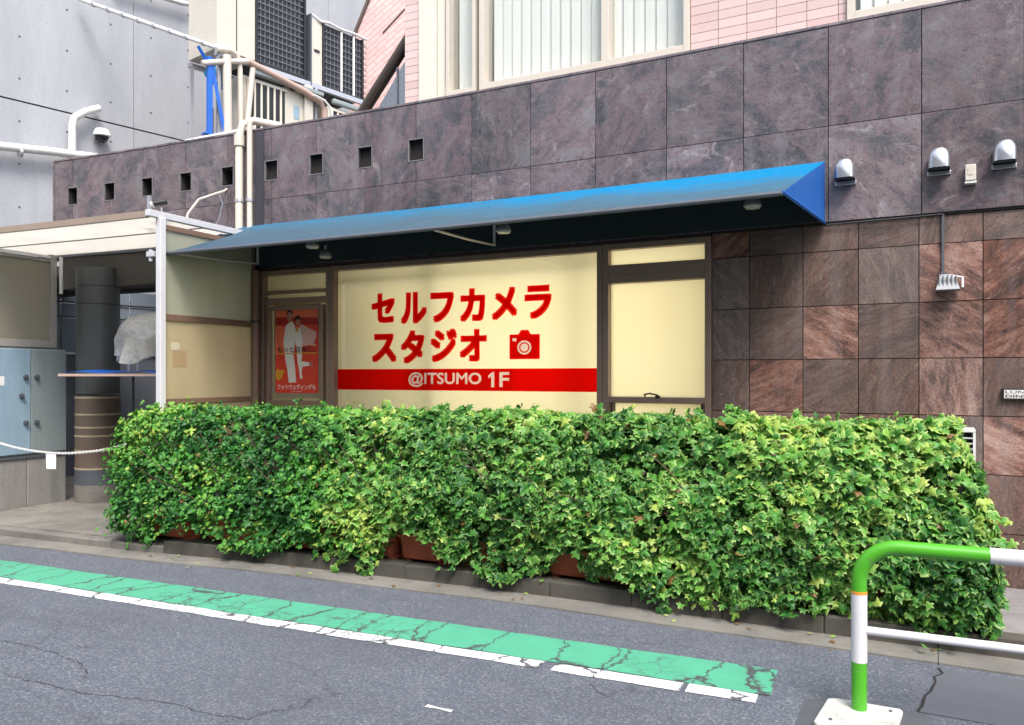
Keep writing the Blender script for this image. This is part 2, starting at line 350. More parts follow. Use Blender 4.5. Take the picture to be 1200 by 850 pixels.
def leafmat(name):
    t = NT(name); at = t.add('ShaderNodeAttribute', _attribute_name='leafcol')
    sc = t.add('ShaderNodeSeparateColor', Color=at.outputs['Color'])
    rim, rv, ty = sc.outputs[0], sc.outputs[1], sc.outputs[2]
    p = t.pos()
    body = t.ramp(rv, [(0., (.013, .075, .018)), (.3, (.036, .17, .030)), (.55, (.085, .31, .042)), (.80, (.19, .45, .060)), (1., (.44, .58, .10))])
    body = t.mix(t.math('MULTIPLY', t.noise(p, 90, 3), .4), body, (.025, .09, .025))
    rimc = t.mix(rv, (.18, .42, .08), (.60, .70, .24))
    f = t.math('MULTIPLY', t.ramp(t.math('ADD', rim, t.math('MULTIPLY', t.math('SUBTRACT', t.noise(p, 70, 2), .5), .5)), [(.62, 0.), (.86, 1.)]), ty)
    c = t.mix(f, body, rimc)
    c = t.mix(t.ramp(at.outputs['Alpha'], [(.4, 1.), (.6, 0.)]), c, (.22, .12, .045))
    t.set(Base__Color=c, Roughness=.42); t.b.inputs['Specular IOR Level'].default_value = .35
    tr = t.add('ShaderNodeBsdfTranslucent', Color=t.mix(.5, c, (.12, .32, .03)))
    mx = t.add('ShaderNodeMixShader', Fac=.28); t.t.links.new(t.b.outputs[0], mx.inputs[1]); t.t.links.new(tr.outputs[0], mx.inputs[2])
    t.t.links.new(mx.outputs[0], t.out.inputs[0]); return t.m
M['leaf'] = leafmat('ivy_leaf')

# ------------------------------------------------------------------ mesh builder
class MB:
    def __init__(s): s.v = []; s.f = []
    def add(s, vs, fs):
        b = len(s.v); s.v += [Vector(v) for v in vs]; s.f += [tuple(b+i for i in f) for f in fs]; return s
    def box(s, s0, s1, n0, n1, z0, z1):                  # in facade coordinates, follows the curve
        if s0 > s1: s0, s1 = s1, s0
        k = 1 if s0 >= S0 else max(1, int(math.ceil((s1-s0)/.6)))
        vs = []
        for i in range(k+1):
            q = s0+(s1-s0)*i/k
            vs += [W(q, n1, z0), W(q, n0, z0), W(q, n0, z1), W(q, n1, z1)]
        fs = [(0, 3, 2, 1), (4*k, 4*k+1, 4*k+2, 4*k+3)]
        for i in range(k):
            a, b = 4*i, 4*i+4
            for j in range(4):
                j2 = (j+1) % 4
                fs.append((a+j, a+j2, b+j2, b+j))
        return s.add(vs, fs)
    def wbox(s, x0, x1, y0, y1, z0, z1, fn=None):
        fn = fn or (lambda x, y, z: Vector((x, y, z)))
        vs = [fn(x, y, z) for z in (z0, z1) for x, y in ((x0, y0), (x1, y0), (x1, y1), (x0, y1))]
        return s.add(vs, [(3, 2, 1, 0), (4, 5, 6, 7), (0, 1, 5, 4), (1, 2, 6, 5), (2, 3, 7, 6), (3, 0, 4, 7)])
    def prism(s, pts, a, b, fn):                         # polygon pts (p,q) extruded from depth a to b; fn(p, depth, q) -> point
        k = len(pts)
        vs = [fn(p, a, q) for p, q in pts]+[fn(p, b, q) for p, q in pts]
        return s.add(vs, [tuple(range(k)), tuple(range(2*k-1, k-1, -1))]+[(i, (i+1) % k, k+(i+1) % k, k+i) for i in range(k)])
    def tube(s, pts, r, k=10, cap=True):
        pts = [Vector(p) for p in pts]; n = len(pts); rr = r if isinstance(r, (list, tuple)) else [r]*n
        vs = []; up = None
        for i, p in enumerate(pts):
            d = (pts[min(i+1, n-1)]-pts[max(i-1, 0)]).normalized()
            if up is None:
                up = Vector((0, 0, 1)) if abs(d.z) < .9 else Vector((1, 0, 0))
            sd_ = d.cross(up).normalized(); up = sd_.cross(d).normalized()
            for j in range(k):
                a = 2*math.pi*j/k; vs.append(p+rr[i]*(math.cos(a)*sd_+math.sin(a)*up))
        fs = [(i*k+j, i*k+(j+1) % k, (i+1)*k+(j+1) % k, (i+1)*k+j) for i in range(n-1) for j in range(k)]
        if cap: fs += [tuple(range(k))[::-1], tuple((n-1)*k+j for j in range(k))]
        return s.add(vs, fs)
    def lathe(s, c, prof, k=20, axis='Z', fn=None):
        c = Vector(c); vs = []
        for r, h in prof:
            for j in range(k):
                a = 2*math.pi*j/k
                v = (r*math.cos(a), r*math.sin(a), h) if axis == 'Z' else (r*math.cos(a), -h, r*math.sin(a))
                v = c+Vector(v); vs.append(fn(*v) if fn else v)
        n = len(prof)
        fs = [(i*k+j, i*k+(j+1) % k, (i+1)*k+(j+1) % k, (i+1)*k+j) for i in range(n-1) for j in range(k)]
        fs += [tuple(range(k))[::-1], tuple((n-1)*k+j for j in range(k))]
        return s.add(vs, fs)
    def build(s, name, mat, parent=None, bevel=0, smooth=False, kind=None, label=None):
        org = Vector((0, 0, 0))
        if parent is not None:
            q = parent
            if not q.get('local'):
                org = Vector(q.get('org', (0, 0, 0)))
        me = bpy.data.meshes.new(name)
        me.from_pydata([v-org for v in s.v], [], s.f); me.update()
        bmx = __import__('bmesh').new(); bmx.from_mesh(me); __import__('bmesh').ops.recalc_face_normals(bmx, faces=bmx.faces); bmx.to_mesh(me); bmx.free()
        me.materials.append(M[mat] if isinstance(mat, str) else mat)
        if smooth:
            me.polygons.foreach_set('use_smooth', [True]*len(me.polygons))
            me.set_sharp_from_angle(angle=R(40))
        o = bpy.data.objects.new(name, me); COL.objects.link(o)
        if parent is not None:
            o.parent = parent; o['org'] = tuple(org)
            if parent.get('local'): o['local'] = 1
        if bevel:
            b = o.modifiers.new('bevel', 'BEVEL'); b.width = bevel; b.segments = 2; b.limit_method = 'ANGLE'
        if kind: o['kind'] = kind
        if label: o['label'] = label
        return o

def thing(name, label, cat, loc, group=None, rot=None):
    o = bpy.data.objects.new(name, None); COL.objects.link(o); o.empty_display_size = .1
    o.location = loc; o['label'] = label; o['category'] = cat; o['org'] = tuple(loc)
    if rot is not None: o.rotation_euler = (0, 0, rot); o['local'] = 1
    if group: o['group'] = group
    return o
def struct(mb, name, mat, **k): return mb.build(name, mat, kind='structure', **k)
def copy_thing(root, loc, rot, label):
    r = root.copy(); COL.objects.link(r); r.location = loc; r.rotation_euler = (0, 0, rot); r['label'] = label
    for ch in list(root.children):
        c = ch.copy(); COL.objects.link(c); c.parent = r
        for g in ch.children:
            d = g.copy(); COL.objects.link(d); d.parent = c
    return r
def text_mb(body, s0, s1, z0, z1, n, bold=.02, thick=.001):
    c = bpy.data.curves.new('txt', 'FONT'); c.body = body; c.offset = bold; c.resolution_u = 3
    o = bpy.data.objects.new('txt', c); COL.objects.link(o)
    dg = bpy.context.evaluated_depsgraph_get(); me = bpy.data.meshes.new_from_object(o.evaluated_get(dg))
    vs = [v.co.copy() for v in me.vertices]; fs = [tuple(p.vertices) for p in me.polygons]
    bpy.data.objects.remove(o); bpy.data.meshes.remove(me); bpy.data.curves.remove(c)
    xa, xb = min(v.x for v in vs), max(v.x for v in vs); ya, yb = min(v.y for v in vs), max(v.y for v in vs)
    mb = MB(); mb.add([W(s0+(v.x-xa)/(xb-xa)*(s1-s0), n, z0+(v.y-ya)/(yb-ya)*(z1-z0)) for v in vs], fs); return mb

# ================================================================== GROUND
TOPROAD = R(4.4)
g = MB(); g.wbox(-400, 400, -400, 400, -.5, -.012); struct(g, 'ground', 'ground')
def lerp(x, pts):
    if x <= pts[0][0]: return pts[0][1]
    for (a, b), (c, d) in zip(pts, pts[1:]):
        if x <= c: return b+(d-b)*(x-a)/(c-a)
    return pts[-1][1]
KN = [(-12, 1.72), (-8, 1.68), (-6.4, 1.655), (-5.2, 1.535), (-4.2, 1.465), (-3, 1.40), (-2, 1.36), (-.5, 1.33), (.5, 1.29), (3, 1.25), (12, 1.2)]
def kn(s): return lerp(s, KN)
def strip(n0f, n1f, z0, z1, ss):
    mb = MB(); vs = []
    for q in ss: vs += [W(q, n1f(q), z0), W(q, n0f(q), z0), W(q, n0f(q), z1), W(q, n1f(q), z1)]
    k = len(ss)-1; fs = [(0, 3, 2, 1), (4*k, 4*k+1, 4*k+2, 4*k+3)]
    for i in range(k):
        for j in range(4): fs.append((4*i+j, 4*i+(j+1) % 4, 4*i+4+(j+1) % 4, 4*i+4+j))
    return mb.add(vs, fs)
LS = [-30, -20, -14, -12, -10, -9, -8, -7.2, -6.4, -5.8, -5.2, -4.7, -4.2, -3.6, -3, -2.5, -2, -1.5, -1, -.5, 0, .5, 1, 2, 3, 6, 12, 20]
r = MB(); r.wbox(-60, 60, -14, -.4, -.011, 0); struct(r, 'road', 'asphalt')
# gutter slabs with joints
gut = bpy.data.objects.new('gutter', None); COL.objects.link(gut); gut['kind'] = 'structure'; gut['org'] = (0, 0, 0)
q = -12.0; i = 0
while q < 3:
    L = 2.4
    strip(lambda x: kn(x)-.02, lambda x: kn(x)+.245+.012*math.sin(x*3), .0, .010+.002*random.random(), [q+.003]+[q+.3*i_ for i_ in range(1, 8)]+[q+L-.001]).build('gutter_slab', 'gutter', gut)
    q += L
# kerb stones: full height beside the hedge, dropped at the entrance
krb = bpy.data.objects.new('kerb', None); COL.objects.link(krb); krb['kind'] = 'structure'; krb['org'] = (0, 0, 0)
q = -12.0
while q < 3:
    h = .07 if q < -6.5 else .115
    strip(lambda x: kn(x)-.13, lambda x: kn(x), .0, h+.004*random.random(), [q+.0015, q+.3, q+.5985]).build('kerb_stone', 'gutter' if q < -6.5 else 'kerb', krb, bevel=.008)
    q += .6
# entrance floor (left) and planting strip behind the kerb, paving on the right
struct(strip(lambda x: -7.5, lambda x: kn(x)-.135, -.01, .075, [-12, -10, -9, -8, -7.2, -6.56]), 'entrance_floor', 'floor')
struct(strip(lambda x: -.03, lambda x: kn(x)-.135, -.01, .085, [-6.555]+[x for x in LS if -6.4 < x < .2]+[.295]), 'planting_strip', 'kerb')
pv = bpy.data.objects.new('pavement', None); COL.objects.link(pv); pv['kind'] = 'structure'; pv['org'] = (0, 0, 0)
for i in range(5):
    for j in range(2):
        a = .30+i*.9
        MB().box(a+.002, a+.898, .02+j*.56, .02+j*.56+.554, -.01, .105+.003*random.random()).build('paving_slab', 'paving', pv, bevel=.004)


# road markings: in the road's own direction
rd = Vector((math.cos(TOPROAD), math.sin(TOPROAD), 0)); rn = Vector((-math.sin(TOPROAD), math.cos(TOPROAD), 0)); ro = Vector((-.753, -2.479, 0))
def road_sheet(t0, t1, w0, w1, z, name, mat, cutend=0, jag=.006, step=.15):
    mb = MB(); k = max(1, int((t1-t0)/step)); vs = []
    for i in range(k+1):
        t = t0+(t1-t0)*i/k; sk = cutend if i == k else 0
        a = ro+rd*(t+sk)+rn*(w0+random.uniform(-jag, jag)); b = ro+rd*t+rn*(w1+random.uniform(-jag, jag))
        vs += [Vector((a.x, a.y, z)), Vector((b.x, b.y, z))]
    mb.add(vs, [(2*i, 2*i+2, 2*i+3, 2*i+1) for i in range(k)])
    return struct(mb, name, mat)
road_sheet(-24, .045, .062, .43, .004, 'green_lane_marking', 'green_paint')
for a, b in [(-24, -1.12), (-1.05, -.37), (-.345, -.012)]:
    road_sheet(a, b, -.055, .054, .004, 'white_line_marking', 'white_paint')
road_sheet(-1.42, -1.28, -.72, -.70, .004, 'paint_fleck_marking', 'white_paint', jag=.008, step=.05)
for ci, L_ in enumerate(([(-4.848, -3.689), (-4.612, -3.68), (-4.377, -3.667), (-4.127, -3.7), (-3.888, -3.782), (-3.81, -3.871)],
            [(-4.294, -3.999), (-4.023, -3.984), (-3.691, -3.954), (-3.434, -3.887), (-3.168, -3.835), (-2.918, -3.83), (-2.692, -3.791)],
            [(-4.377, -3.667), (-4.339, -3.551), (-4.184, -3.5)], [(-1.554, -2.666), (-1.467, -2.767), (-1.386, -2.794)])):
    P_l = []
    for (xa, ya), (xb, yb) in zip(L_, L_[1:]):
        for q_ in range(6): u_ = q_/6; P_l.append((xa+(xb-xa)*u_+random.uniform(-.012, .012), ya+(yb-ya)*u_+random.uniform(-.012, .012)))
    m = MB(); vs = []
    for i_, (xa, ya) in enumerate(P_l): w_ = .0022*random.uniform(.5, 1.6)*(1 if 0 < i_ < len(P_l)-1 else .1); vs += [(xa, ya-w_, .0015), (xa, ya+w_, .0015)]
    m.add(vs, [(2*i_, 2*i_+2, 2*i_+3, 2*i_+1) for i_ in range(len(P_l)-1)]); struct(m, 'asphalt_crack', 'mortar_dark')
# asphalt patches round the guardrail foot and the reinstatement on the right
struct(MB().add([(-.56, -2.37, .0035), (-.40, -2.30, .0035), (-.04, -2.30, .0035), (-.03, -2.75, .0035), (-.56, -2.85, .0035)], [(0, 4, 3, 2, 1)]), 'tar_patch', 'patch_dark')
jag = [(.02-.10*t+random.uniform(-.02, .02), -1.62-.66*t, .003) for t in [i/9 for i in range(10)]]
_c = MB(); _vs = []
for i_, (x_, y_, z_) in enumerate(jag): _w = .004+.004*random.random(); _vs += [(x_-_w, y_, .0045), (x_+_w, y_, .0045)]
_c.add(_vs, [(2*i_, 2*i_+1, 2*i_+3, 2*i_+2) for i_ in range(9)]); struct(_c, 'asphalt_crack', 'mortar_dark')
struct(MB().add([(3, -1.50, .003), (3, -2.28, .003)]+[Vector(p) for p in jag[::-1]], [tuple(range(12))]), 'asphalt_patch', 'patch')

# ================================================================== STUDIO BUILDING
B = thing('studio_building', 'low curved shop building, purple granite above, red stone tiles below, lit yellow windows', 'building', W(-2.5, 0, 0))
WS0, WS1, WZ0, WZ1 = -6.385, -1.60, 1.0, 2.665
w = MB()
w.box(-6.56, WS0, -.30, -.035, 0, 4.12); w.box(WS1, 3.2, -.30, -.035, 0, 4.12)
w.box(WS0, WS1, -.30, -.035, 0, WZ0); w.box(WS0, WS1, -.30, -.035, WZ1, 4.12)
w.build('wall', 'mortar_dark', B)
MB().box(-9.545, -6.565, -.30, -.24, 3.07, 4.12).build('parapet_back_wall', 'mortar_dark', B)
MB().box(-9.545, -6.565, -.24, -.035, 3.07, 3.55).build('parapet_core', 'mortar_dark', B)
MB().box(-9.545, -6.565, -.24, -.035, 3.88, 4.12).build('parapet_core', 'mortar_dark', B)
MB().box(-9.58, -9.548, -.33, .022, 2.95, 4.155).build('parapet_end_slab', 'granite', B)
MB().box(-9.58, 3.2, -.34, .026, 4.158, 4.182).build('coping', 'granite', B, bevel=.004)
# upper granite slabs; the square openings sit on the joints
J = [-9.545, -9.246, -8.63, -8.03, -7.44, -6.83, -6.22, -5.63, -5.024, -4.425, -3.812, -3.209, -2.59, -1.967, -1.346, -.724, -.103, .514, 1.13, 1.75, 2.37, 3.0]
HOLES = [-9.246, -8.63, -8.03, -7.44, -6.83, -6.22, -5.63, -5.024, -4.425]
HW, HZ0, HZ1 = .092, 3.607, 3.826
gp = .003
for i in range(len(J)-1):
    a, b = J[i]+gp, J[i+1]-gp
    la = J[i] in HOLES; lb = J[i+1] in HOLES
    z0, z1 = 3.4175, 4.154
    pts = [(a, z0), (b, z0)]
    if lb: pts += [(b, HZ0), (b-HW, HZ0), (b-HW, HZ1), (b, HZ1)]
    pts += [(b, z1), (a, z1)]
    if la: pts += [(a, HZ1), (a+HW, HZ1), (a+HW, HZ0), (a, HZ0)]
    MB().prism(pts, -.034, .020+random.uniform(-.0012, .0012), lambda p, d, q: W(p, d, q)).build('granite_slab', 'granite', B)
    zb = 2.70 if J[i] > -6.5 else 3.07
    MB().box(a, b, -.034, .020+random.uniform(-.0012, .0012), zb, 3.4125).build('granite_slab', 'granite', B)
for h in HOLES:
    m = MB(); e = .011
    for (p0, p1, z0, z1) in ((h-HW, h-HW+e, HZ0, HZ1), (h+HW-e, h+HW, HZ0, HZ1), (h-HW+e, h+HW-e, HZ0, HZ0+e), (h-HW+e, h+HW-e, HZ1-e, HZ1)):
        m.box(p0+.001, p1-.001, .005, .0235, z0+.001, z1-.001)
    o = m.build('opening_frame', 'frame_grey', B)
    m = MB(); m.box(h-HW+.001, h-HW+.009, -.2, .004, HZ0+.001, HZ1-.001); m.box(h+HW-.009, h+HW-.001, -.2, .004, HZ0+.001, HZ1-.001); m.box(h-HW+.009, h+HW-.009, -.2, .004, HZ0+.001, HZ0+.009); m.box(h-HW+.009, h+HW-.009, -.2, .004, HZ1-.009, HZ1-.001); m.build('opening_lining', 'lining', o)
    MB().box(h-HW+.012, h+HW-.012, -.235, -.2, HZ0+.012, HZ1-.012).build('opening_back', 'dark', o)
MB().box(-6.436, -6.316, .0225, .030, 2.70, 4.15).build('dark_slab', 'dark_granite', B)
MB().box(-6.31, -.80, .0226, .028, 2.705, 3.12).build('painted_awning_shade', 'liner_and_shade', B)  # dark sheet over the granite, shade under the awning put in as colour
# dark drip band and conduit line under the granite
MB().box(WS1+.0, 3.0, -.03, .012, 2.684, 2.698).build('drip_joint', 'mortar_dark', B)
# lower red stone tiles
LJ = [-1.60, -1.305, -.907, -.518, -.12, .275, .672, 1.07, 1.47, 1.87, 2.27]
LZ = [.08, .465, .865, 1.268, 1.672, 2.072, 2.482, 2.682]
for i in range(len(LJ)-1):
    for j in range(len(LZ)-1):
        MB().box(LJ[i]+.003, LJ[i+1]-.003, -.034, random.uniform(-.0015, .0015), LZ[j]+.003, LZ[j+1]-.003).build('stone_tile', 'stone', B)
q = -6.555
while q < WS1-.1:                                         # low wall under the windows, mostly behind the hedge
    e = min(q+.4, WS1-.003)
    for j in range(2): MB().box(q+.002, e-.002, -.034, -.001, LZ[j]+.002, LZ[j+1]-.002).build('stone_tile', 'stone', B)
    MB().box(q+.002, e-.002, -.034, -.001, .867, .998).build('stone_tile', 'stone', B)
    q += .4
MB().box(-6.555, -6.39, -.034, -.004, 1.002, 2.695).build('side_cladding', 'bronze_dark', B)
MB().box(-6.38, -1.605, -.033, .0, 2.667, 2.699).build('lintel', 'bronze_dark', B)

# ---- windows
def window(s0, s1, z0, z1, rails, mull, panes, mat='bronze', fw=.05, fd=(-.075, .022), label=None):
    m = MB()
    m.box(s0, s0+fw, *fd, z0, z1); m.box(s1-fw, s1, *fd, z0, z1)
    m.box(s0+fw, s1-fw, fd[0], fd[1]-.002, z1-fw, z1); m.box(s0+fw, s1-fw, fd[0], fd[1]-.002, z0, z0+fw)
    for (ra, rb) in rails: m.box(s0+fw, s1-fw, fd[0], fd[1]-.004, ra, rb)
    for (ma, mb_) in mull: m.box(ma, mb_, fd[0], fd[1]-.006, z0+fw, z1-fw)
    o = m.build('window', mat, B, bevel=.003, label=label)
    return o
FZ = 1.0
# large middle window
wm = window(-5.455, -2.53, FZ, 2.66, [], [], [], label='wide brown-framed window with red lettering')
MB().box(-5.40, -2.58, -.045, -.040, FZ+.05, 2.61).build('pane', 'glass', wm)
MB().box(-5.405, -2.575, -.051, -.0475, FZ+.05, 2.61).build('window_film', 'film', wm)
for a, b in [(-4.36, -4.30), (-2.83, -2.78)]: MB().box(a, b, -.215, -.175, FZ+.02, 2.62).build('inner_mullion', 'bronze_dark', wm)
MB().box(-5.42, -2.56, -.17, -.13, 2.50, 2.53).build('inner_transom', 'bronze_dark', wm)
NL = -.036
chars = {'セ': (-4.985, -4.704, 2.068, 2.362), 'ル': (-4.639, -4.336, 2.047, 2.358), 'フ': (-4.298, -4.034, 2.053, 2.343), 'カ': (-3.974, -3.699, 2.05, 2.363),
         'メ': (-3.636, -3.368, 2.056, 2.361), 'ラ': (-3.297, -3.025, 2.055, 2.36), 'ス': (-4.983, -4.684, 1.676, 1.963), 'タ': (-4.639, -4.361, 1.663, 1.99),
         'ジ': (-4.298, -4.0, 1.675, 1.995), 'オ': (-3.978, -3.683, 1.679, 1.982)}
def bold_text(body, a, b, c, d, n, w, off=.012):
    m = MB(); k_ = 0
    for dx, dz in ((0, 0), (-w, -w), (w, w), (-w, w), (w, -w)):
        q_ = text_mb(body, a+w+dx, b-w+dx, c+w+dz, d-w+dz, n+.0003*k_, off); m.add(q_.v, q_.f); k_ += 1
    return m
for ch, (a, b, c, d) in chars.items(): bold_text(ch, a, b, c, d, NL, .0125, .012).build('lettering', 'red_vinyl', wm)
def raw_obj(vs, fs, thick=None):
    me = bpy.data.meshes.new('tmp'); me.from_pydata(vs, [], fs); o = bpy.data.objects.new('tmp', me); COL.objects.link(o); return o
def text_solid(body, s0, s1, z0, z1, off=.0):
    c = bpy.data.curves.new('txt', 'FONT'); c.body = body; c.offset = off; c.resolution_u = 3; c.extrude = .02
    o = bpy.data.objects.new('txt', c); COL.objects.link(o)
    dg = bpy.context.evaluated_depsgraph_get(); me = bpy.data.meshes.new_from_object(o.evaluated_get(dg)); bpy.data.objects.remove(o)
    b_ = bmesh.new(); b_.from_mesh(me); bmesh.ops.remove_doubles(b_, verts=b_.verts, dist=1e-5); b_.to_mesh(me); b_.free()
    xs = [v.co.x for v in me.vertices]; ys = [v.co.y for v in me.vertices]; xa, xb, ya, yb = min(xs), max(xs), min(ys), max(ys)
    for v in me.vertices: v.co = Vector((s0+(v.co.x-xa)/(xb-xa)*(s1-s0), v.co.z, z0+(v.co.y-ya)/(yb-ya)*(z1-z0)))
    o = bpy.data.objects.new('cut', me); COL.objects.link(o)
    b_ = bmesh.new(); b_.from_mesh(me); bmesh.ops.recalc_face_normals(b_, faces=b_.faces); b_.to_mesh(me); b_.free()
    return o
def cut_sheet(base, cutters, n, name, mat, parent):
    """cut each cutter out of a flat thin sheet, then lay the sheet on the curved glass"""
    for c in cutters:
        md = base.modifiers.new('cut', 'BOOLEAN'); md.operation = 'DIFFERENCE'; md.solver = 'EXACT'; md.object = c
        dg = bpy.context.evaluated_depsgraph_get(); me = bpy.data.meshes.new_from_object(base.evaluated_get(dg)); base.modifiers.clear(); base.data = me
    b_ = bmesh.new(); b_.from_mesh(base.data)
    q_ = -5.3
    while q_ < -2.6:
        bmesh.ops.bisect_plane(b_, geom=b_.verts[:]+b_.edges[:]+b_.faces[:], plane_co=(q_, 0, 0), plane_no=(1, 0, 0), dist=1e-5); q_ += .2
    bmesh.ops.triangulate(b_, faces=b_.faces); b_.verts.ensure_lookup_table()
    m = MB(); m.add([W(v.co.x, n-v.co.y, v.co.z) for v in b_.verts], [tuple(v.index for v in f.verts) for f in b_.faces]); b_.free()
    for o in cutters+[base]: bpy.data.objects.remove(o)
    return m.build(name, mat, parent)
def box_solid(x0, x1, y0, y1, z0, z1):
    m = MB(); m.wbox(x0, x1, y0, y1, z0, z1); return raw_obj([tuple(v) for v in m.v], m.f)
cut = []; wq = .0045
for dx, dz in ((0, 0), (-wq, 0), (wq, 0), (0, wq), (0, -wq)):
    cut.append(text_solid('@ITSUMO', -4.55+wq+dx, -3.74-wq+dx, 1.436+wq+dz, 1.582-wq+dz)); cut.append(text_solid('F', -3.553+wq+dx, -3.451-wq+dx, 1.44+wq+dz, 1.58-wq+dz))
m = MB(); m.prism([(-3.638, 1.44), (-3.606, 1.44), (-3.606, 1.58), (-3.626, 1.58), (-3.668, 1.55), (-3.668, 1.522), (-3.638, 1.54)], -.02, .02, lambda p, d, q: Vector((p, d, q))); cut.append(raw_obj([tuple(v) for v in m.v], m.f))
cut_sheet(box_solid(-5.40, -2.58, -.001, .0, 1.405, 1.612), cut, NL, 'red_band', 'red_vinyl', wm)
MB().box(-4.60, -3.40, NL-.0030, NL-.0020, 1.42, 1.60).build('lettering', 'pink_print', wm)
# camera pictogram
cs0, cs1, cz0, cz1 = -3.449, -3.144, 1.696, 1.922
k = (cs1-cs0)/138
def cp(px, py): return (cs0+(px-444)*k, 1.965-(py-410)*(1.965-1.696)/135)
m = MB(); m.prism([cp(446, 432), cp(484, 432), cp(498, 412), cp(530, 412), cp(541, 432), cp(580, 432), cp(582, 436), cp(582, 541), cp(578, 545), cp(448, 545), cp(444, 541), cp(444, 436)], -.001, 0, lambda p, d, q: Vector((p, d, q)))
base_ = raw_obj([tuple(v) for v in m.v], m.f); cut = []
def ring_cut(px, py, r0, r1):
    K = 28; c = cp(px, py); vs = []
    for rr in ((r0, r1) if r0 else (r1,)):
        for d in (-.02, .02):
            for j in range(K):
                a_ = 2*math.pi*j/K; vs.append((c[0]+rr*k*math.cos(a_), d, c[1]+rr*.002*math.sin(a_)))
    if r0:
        fs = []
        for j in range(K):
            q = (j+1) % K; fs += [(j, q, 2*K+q, 2*K+j), (K+j, 3*K+j, 3*K+q, K+q), (j, K+j, K+q, q), (2*K+j, 2*K+q, 3*K+q, 3*K+j)]
    else: fs = [tuple(range(K)), tuple(range(2*K-1, K-1, -1))]+[(j, K+j, K+(j+1) % K, (j+1) % K) for j in range(K)]
    o = raw_obj(vs, fs); b_ = bmesh.new(); b_.from_mesh(o.data); bmesh.ops.recalc_face_normals(b_, faces=b_.faces); b_.to_mesh(o.data); b_.free(); return o
cut.append(ring_cut(512, 492, 24, 32)); cut.append(ring_cut(512, 492, 0, 18))
q0, q1 = cp(458, 463), cp(476, 449); cut.append(box_solid(q0[0], q1[0], -.02, .02, q0[1], q1[1]))
cut_sheet(base_, cut, NL, 'camera_pictogram', 'red_vinyl', wm)
q0, q1 = cp(450, 535), cp(570, 440); MB().box(q0[0], q1[0], NL-.003, NL-.002, q0[1], q1[1]).build('pictogram_backing', 'pink_print', wm)

# right window: transom light, brown header, tall pane
wr = window(-2.525, -1.603, FZ, 2.665, [(2.33, 2.40), (2.40, 2.485), (1.318, 1.368)], [], [], label='right-hand window with plain yellow pane and transom')
MB().box(-2.47, -1.655, -.06, .008, 2.34, 2.475).build('header_panel', 'bronze', wr)
MB().box(-2.475, -1.655, -.045, -.040, FZ+.05, 2.615).build('pane', 'glass', wr)
MB().box(-2.475, -1.655, -.051, -.0475, FZ+.05, 2.615).build('window_film', 'film', wr)
MB().box(-2.455, -2.435, -.05, .024, 1.0, 1.318).box(-1.685, -1.665, -.05, .024, 1.0, 1.318).build('sash_edge', 'bronze_dark', wr)
m = MB(); m.tube([W(-2.15, .02, 1.375), W(-2.15, .045, 1.39), W(-2.10, .05, 1.40), W(-2.03, .045, 1.385)], .007, 6); m.tube([W(-2.06, .02, 1.372), W(-2.02, .035, 1.375)], .009, 6)
m.build('latch', 'bronze_dark', wr)
MB().tube([W(-2.45, -.14, 2.565), W(-1.68, -.14, 2.565)], .012, 8).build('lit_tube', 'tube_lit', wr)
# left door-window with the poster
wd = window(-6.38, -5.458, FZ, 2.655, [(2.33, 2.36), (2.30, 2.33), (2.41, 2.44)], [], [], label='narrow left-hand window bay, dimly lit, with a poster')
MB().box(-6.33, -5.51, -.045, -.040, FZ+.05, 2.605).build('pane', 'glass', wd)
MB().box(-6.33, -5.51, -.051, -.0475, FZ+.05, 2.605).build('window_film', 'film', wd)
m = MB()
for a, b in ((-6.30, -6.255), (-5.595, -5.55)): m.box(a, b, -.04, .012, 1.05, 2.28)
m.box(-6.255, -5.595, -.04, .011, 2.235, 2.28); m.box(-6.255, -5.595, -.04, .011, 1.24, 1.29); m.build('sash', 'bronze', wd, bevel=.003)
# the room behind the windows
rm = MB(); rm.box(-6.38, -1.6, -.95, -.92, .9, 2.9); rm.box(-6.38, -1.6, -.92, -.302, .9, .94); rm.box(-6.38, -1.6, -.92, -.302, 2.86, 2.9)
rm.box(-6.42, -6.382, -.95, -.302, .9, 2.9); rm.box(-1.60, -1.56, -.95, -.302, .9, 2.9); rm.build('room_lining', 'room_white', B)
MB().box(-4.55, -1.68, -.88, -.86, 1.0, 2.82).build('added_backlight_sheet', 'added_backlight', B)  # upright glowing sheet, added to backlight the window film
MB().box(-5.2, -4.60, -.88, -.86, 2.3, 2.82).build('added_backlight_sheet', 'added_backlight', B)

# ---- poster
PO = thing('wedding_poster', 'red poster of two people in white clothes, hanging in the narrow left window', 'poster', W(-5.93, .0, 1.37))
ps0, ps1, pz0, pz1 = -6.205, -5.64, 1.365, 2.265
def pp(x, y): return (ps0+(x-132)/333*(ps1-ps0), pz1-(y-88)/620*(pz1-pz0))
def flat(pts, n, name, mat): MB().prism([pp(*p) for p in pts], n-.0006, n, lambda p, d, q: W(p, d, q)).build(name, mat, PO)
flat([(118, 70), (480, 70), (480, 745), (118, 745)], -.030, 'poster_backing', 'poster_paper')
flat([(132, 88), (465, 88), (465, 708), (132, 708)], -.0285, 'poster_sheet', 'print_red')
flat([(132, 88), (465, 88), (465, 170), (132, 156)], -.0272, 'printed_sky', 'print_orange')
flat([(132, 156), (465, 170), (465, 218), (132, 218)], -.0272, 'printed_band', 'print_deep')
flat([(132, 218), (200, 222), (195, 430), (132, 430)], -.0272, 'printed_haze', 'print_orange')
flat([(322, 212), (352, 222), (448, 270), (450, 310), (430, 345), (448, 372), (395, 362), (340, 375), (330, 300)], -.0262, 'printed_veil', 'print_veil')
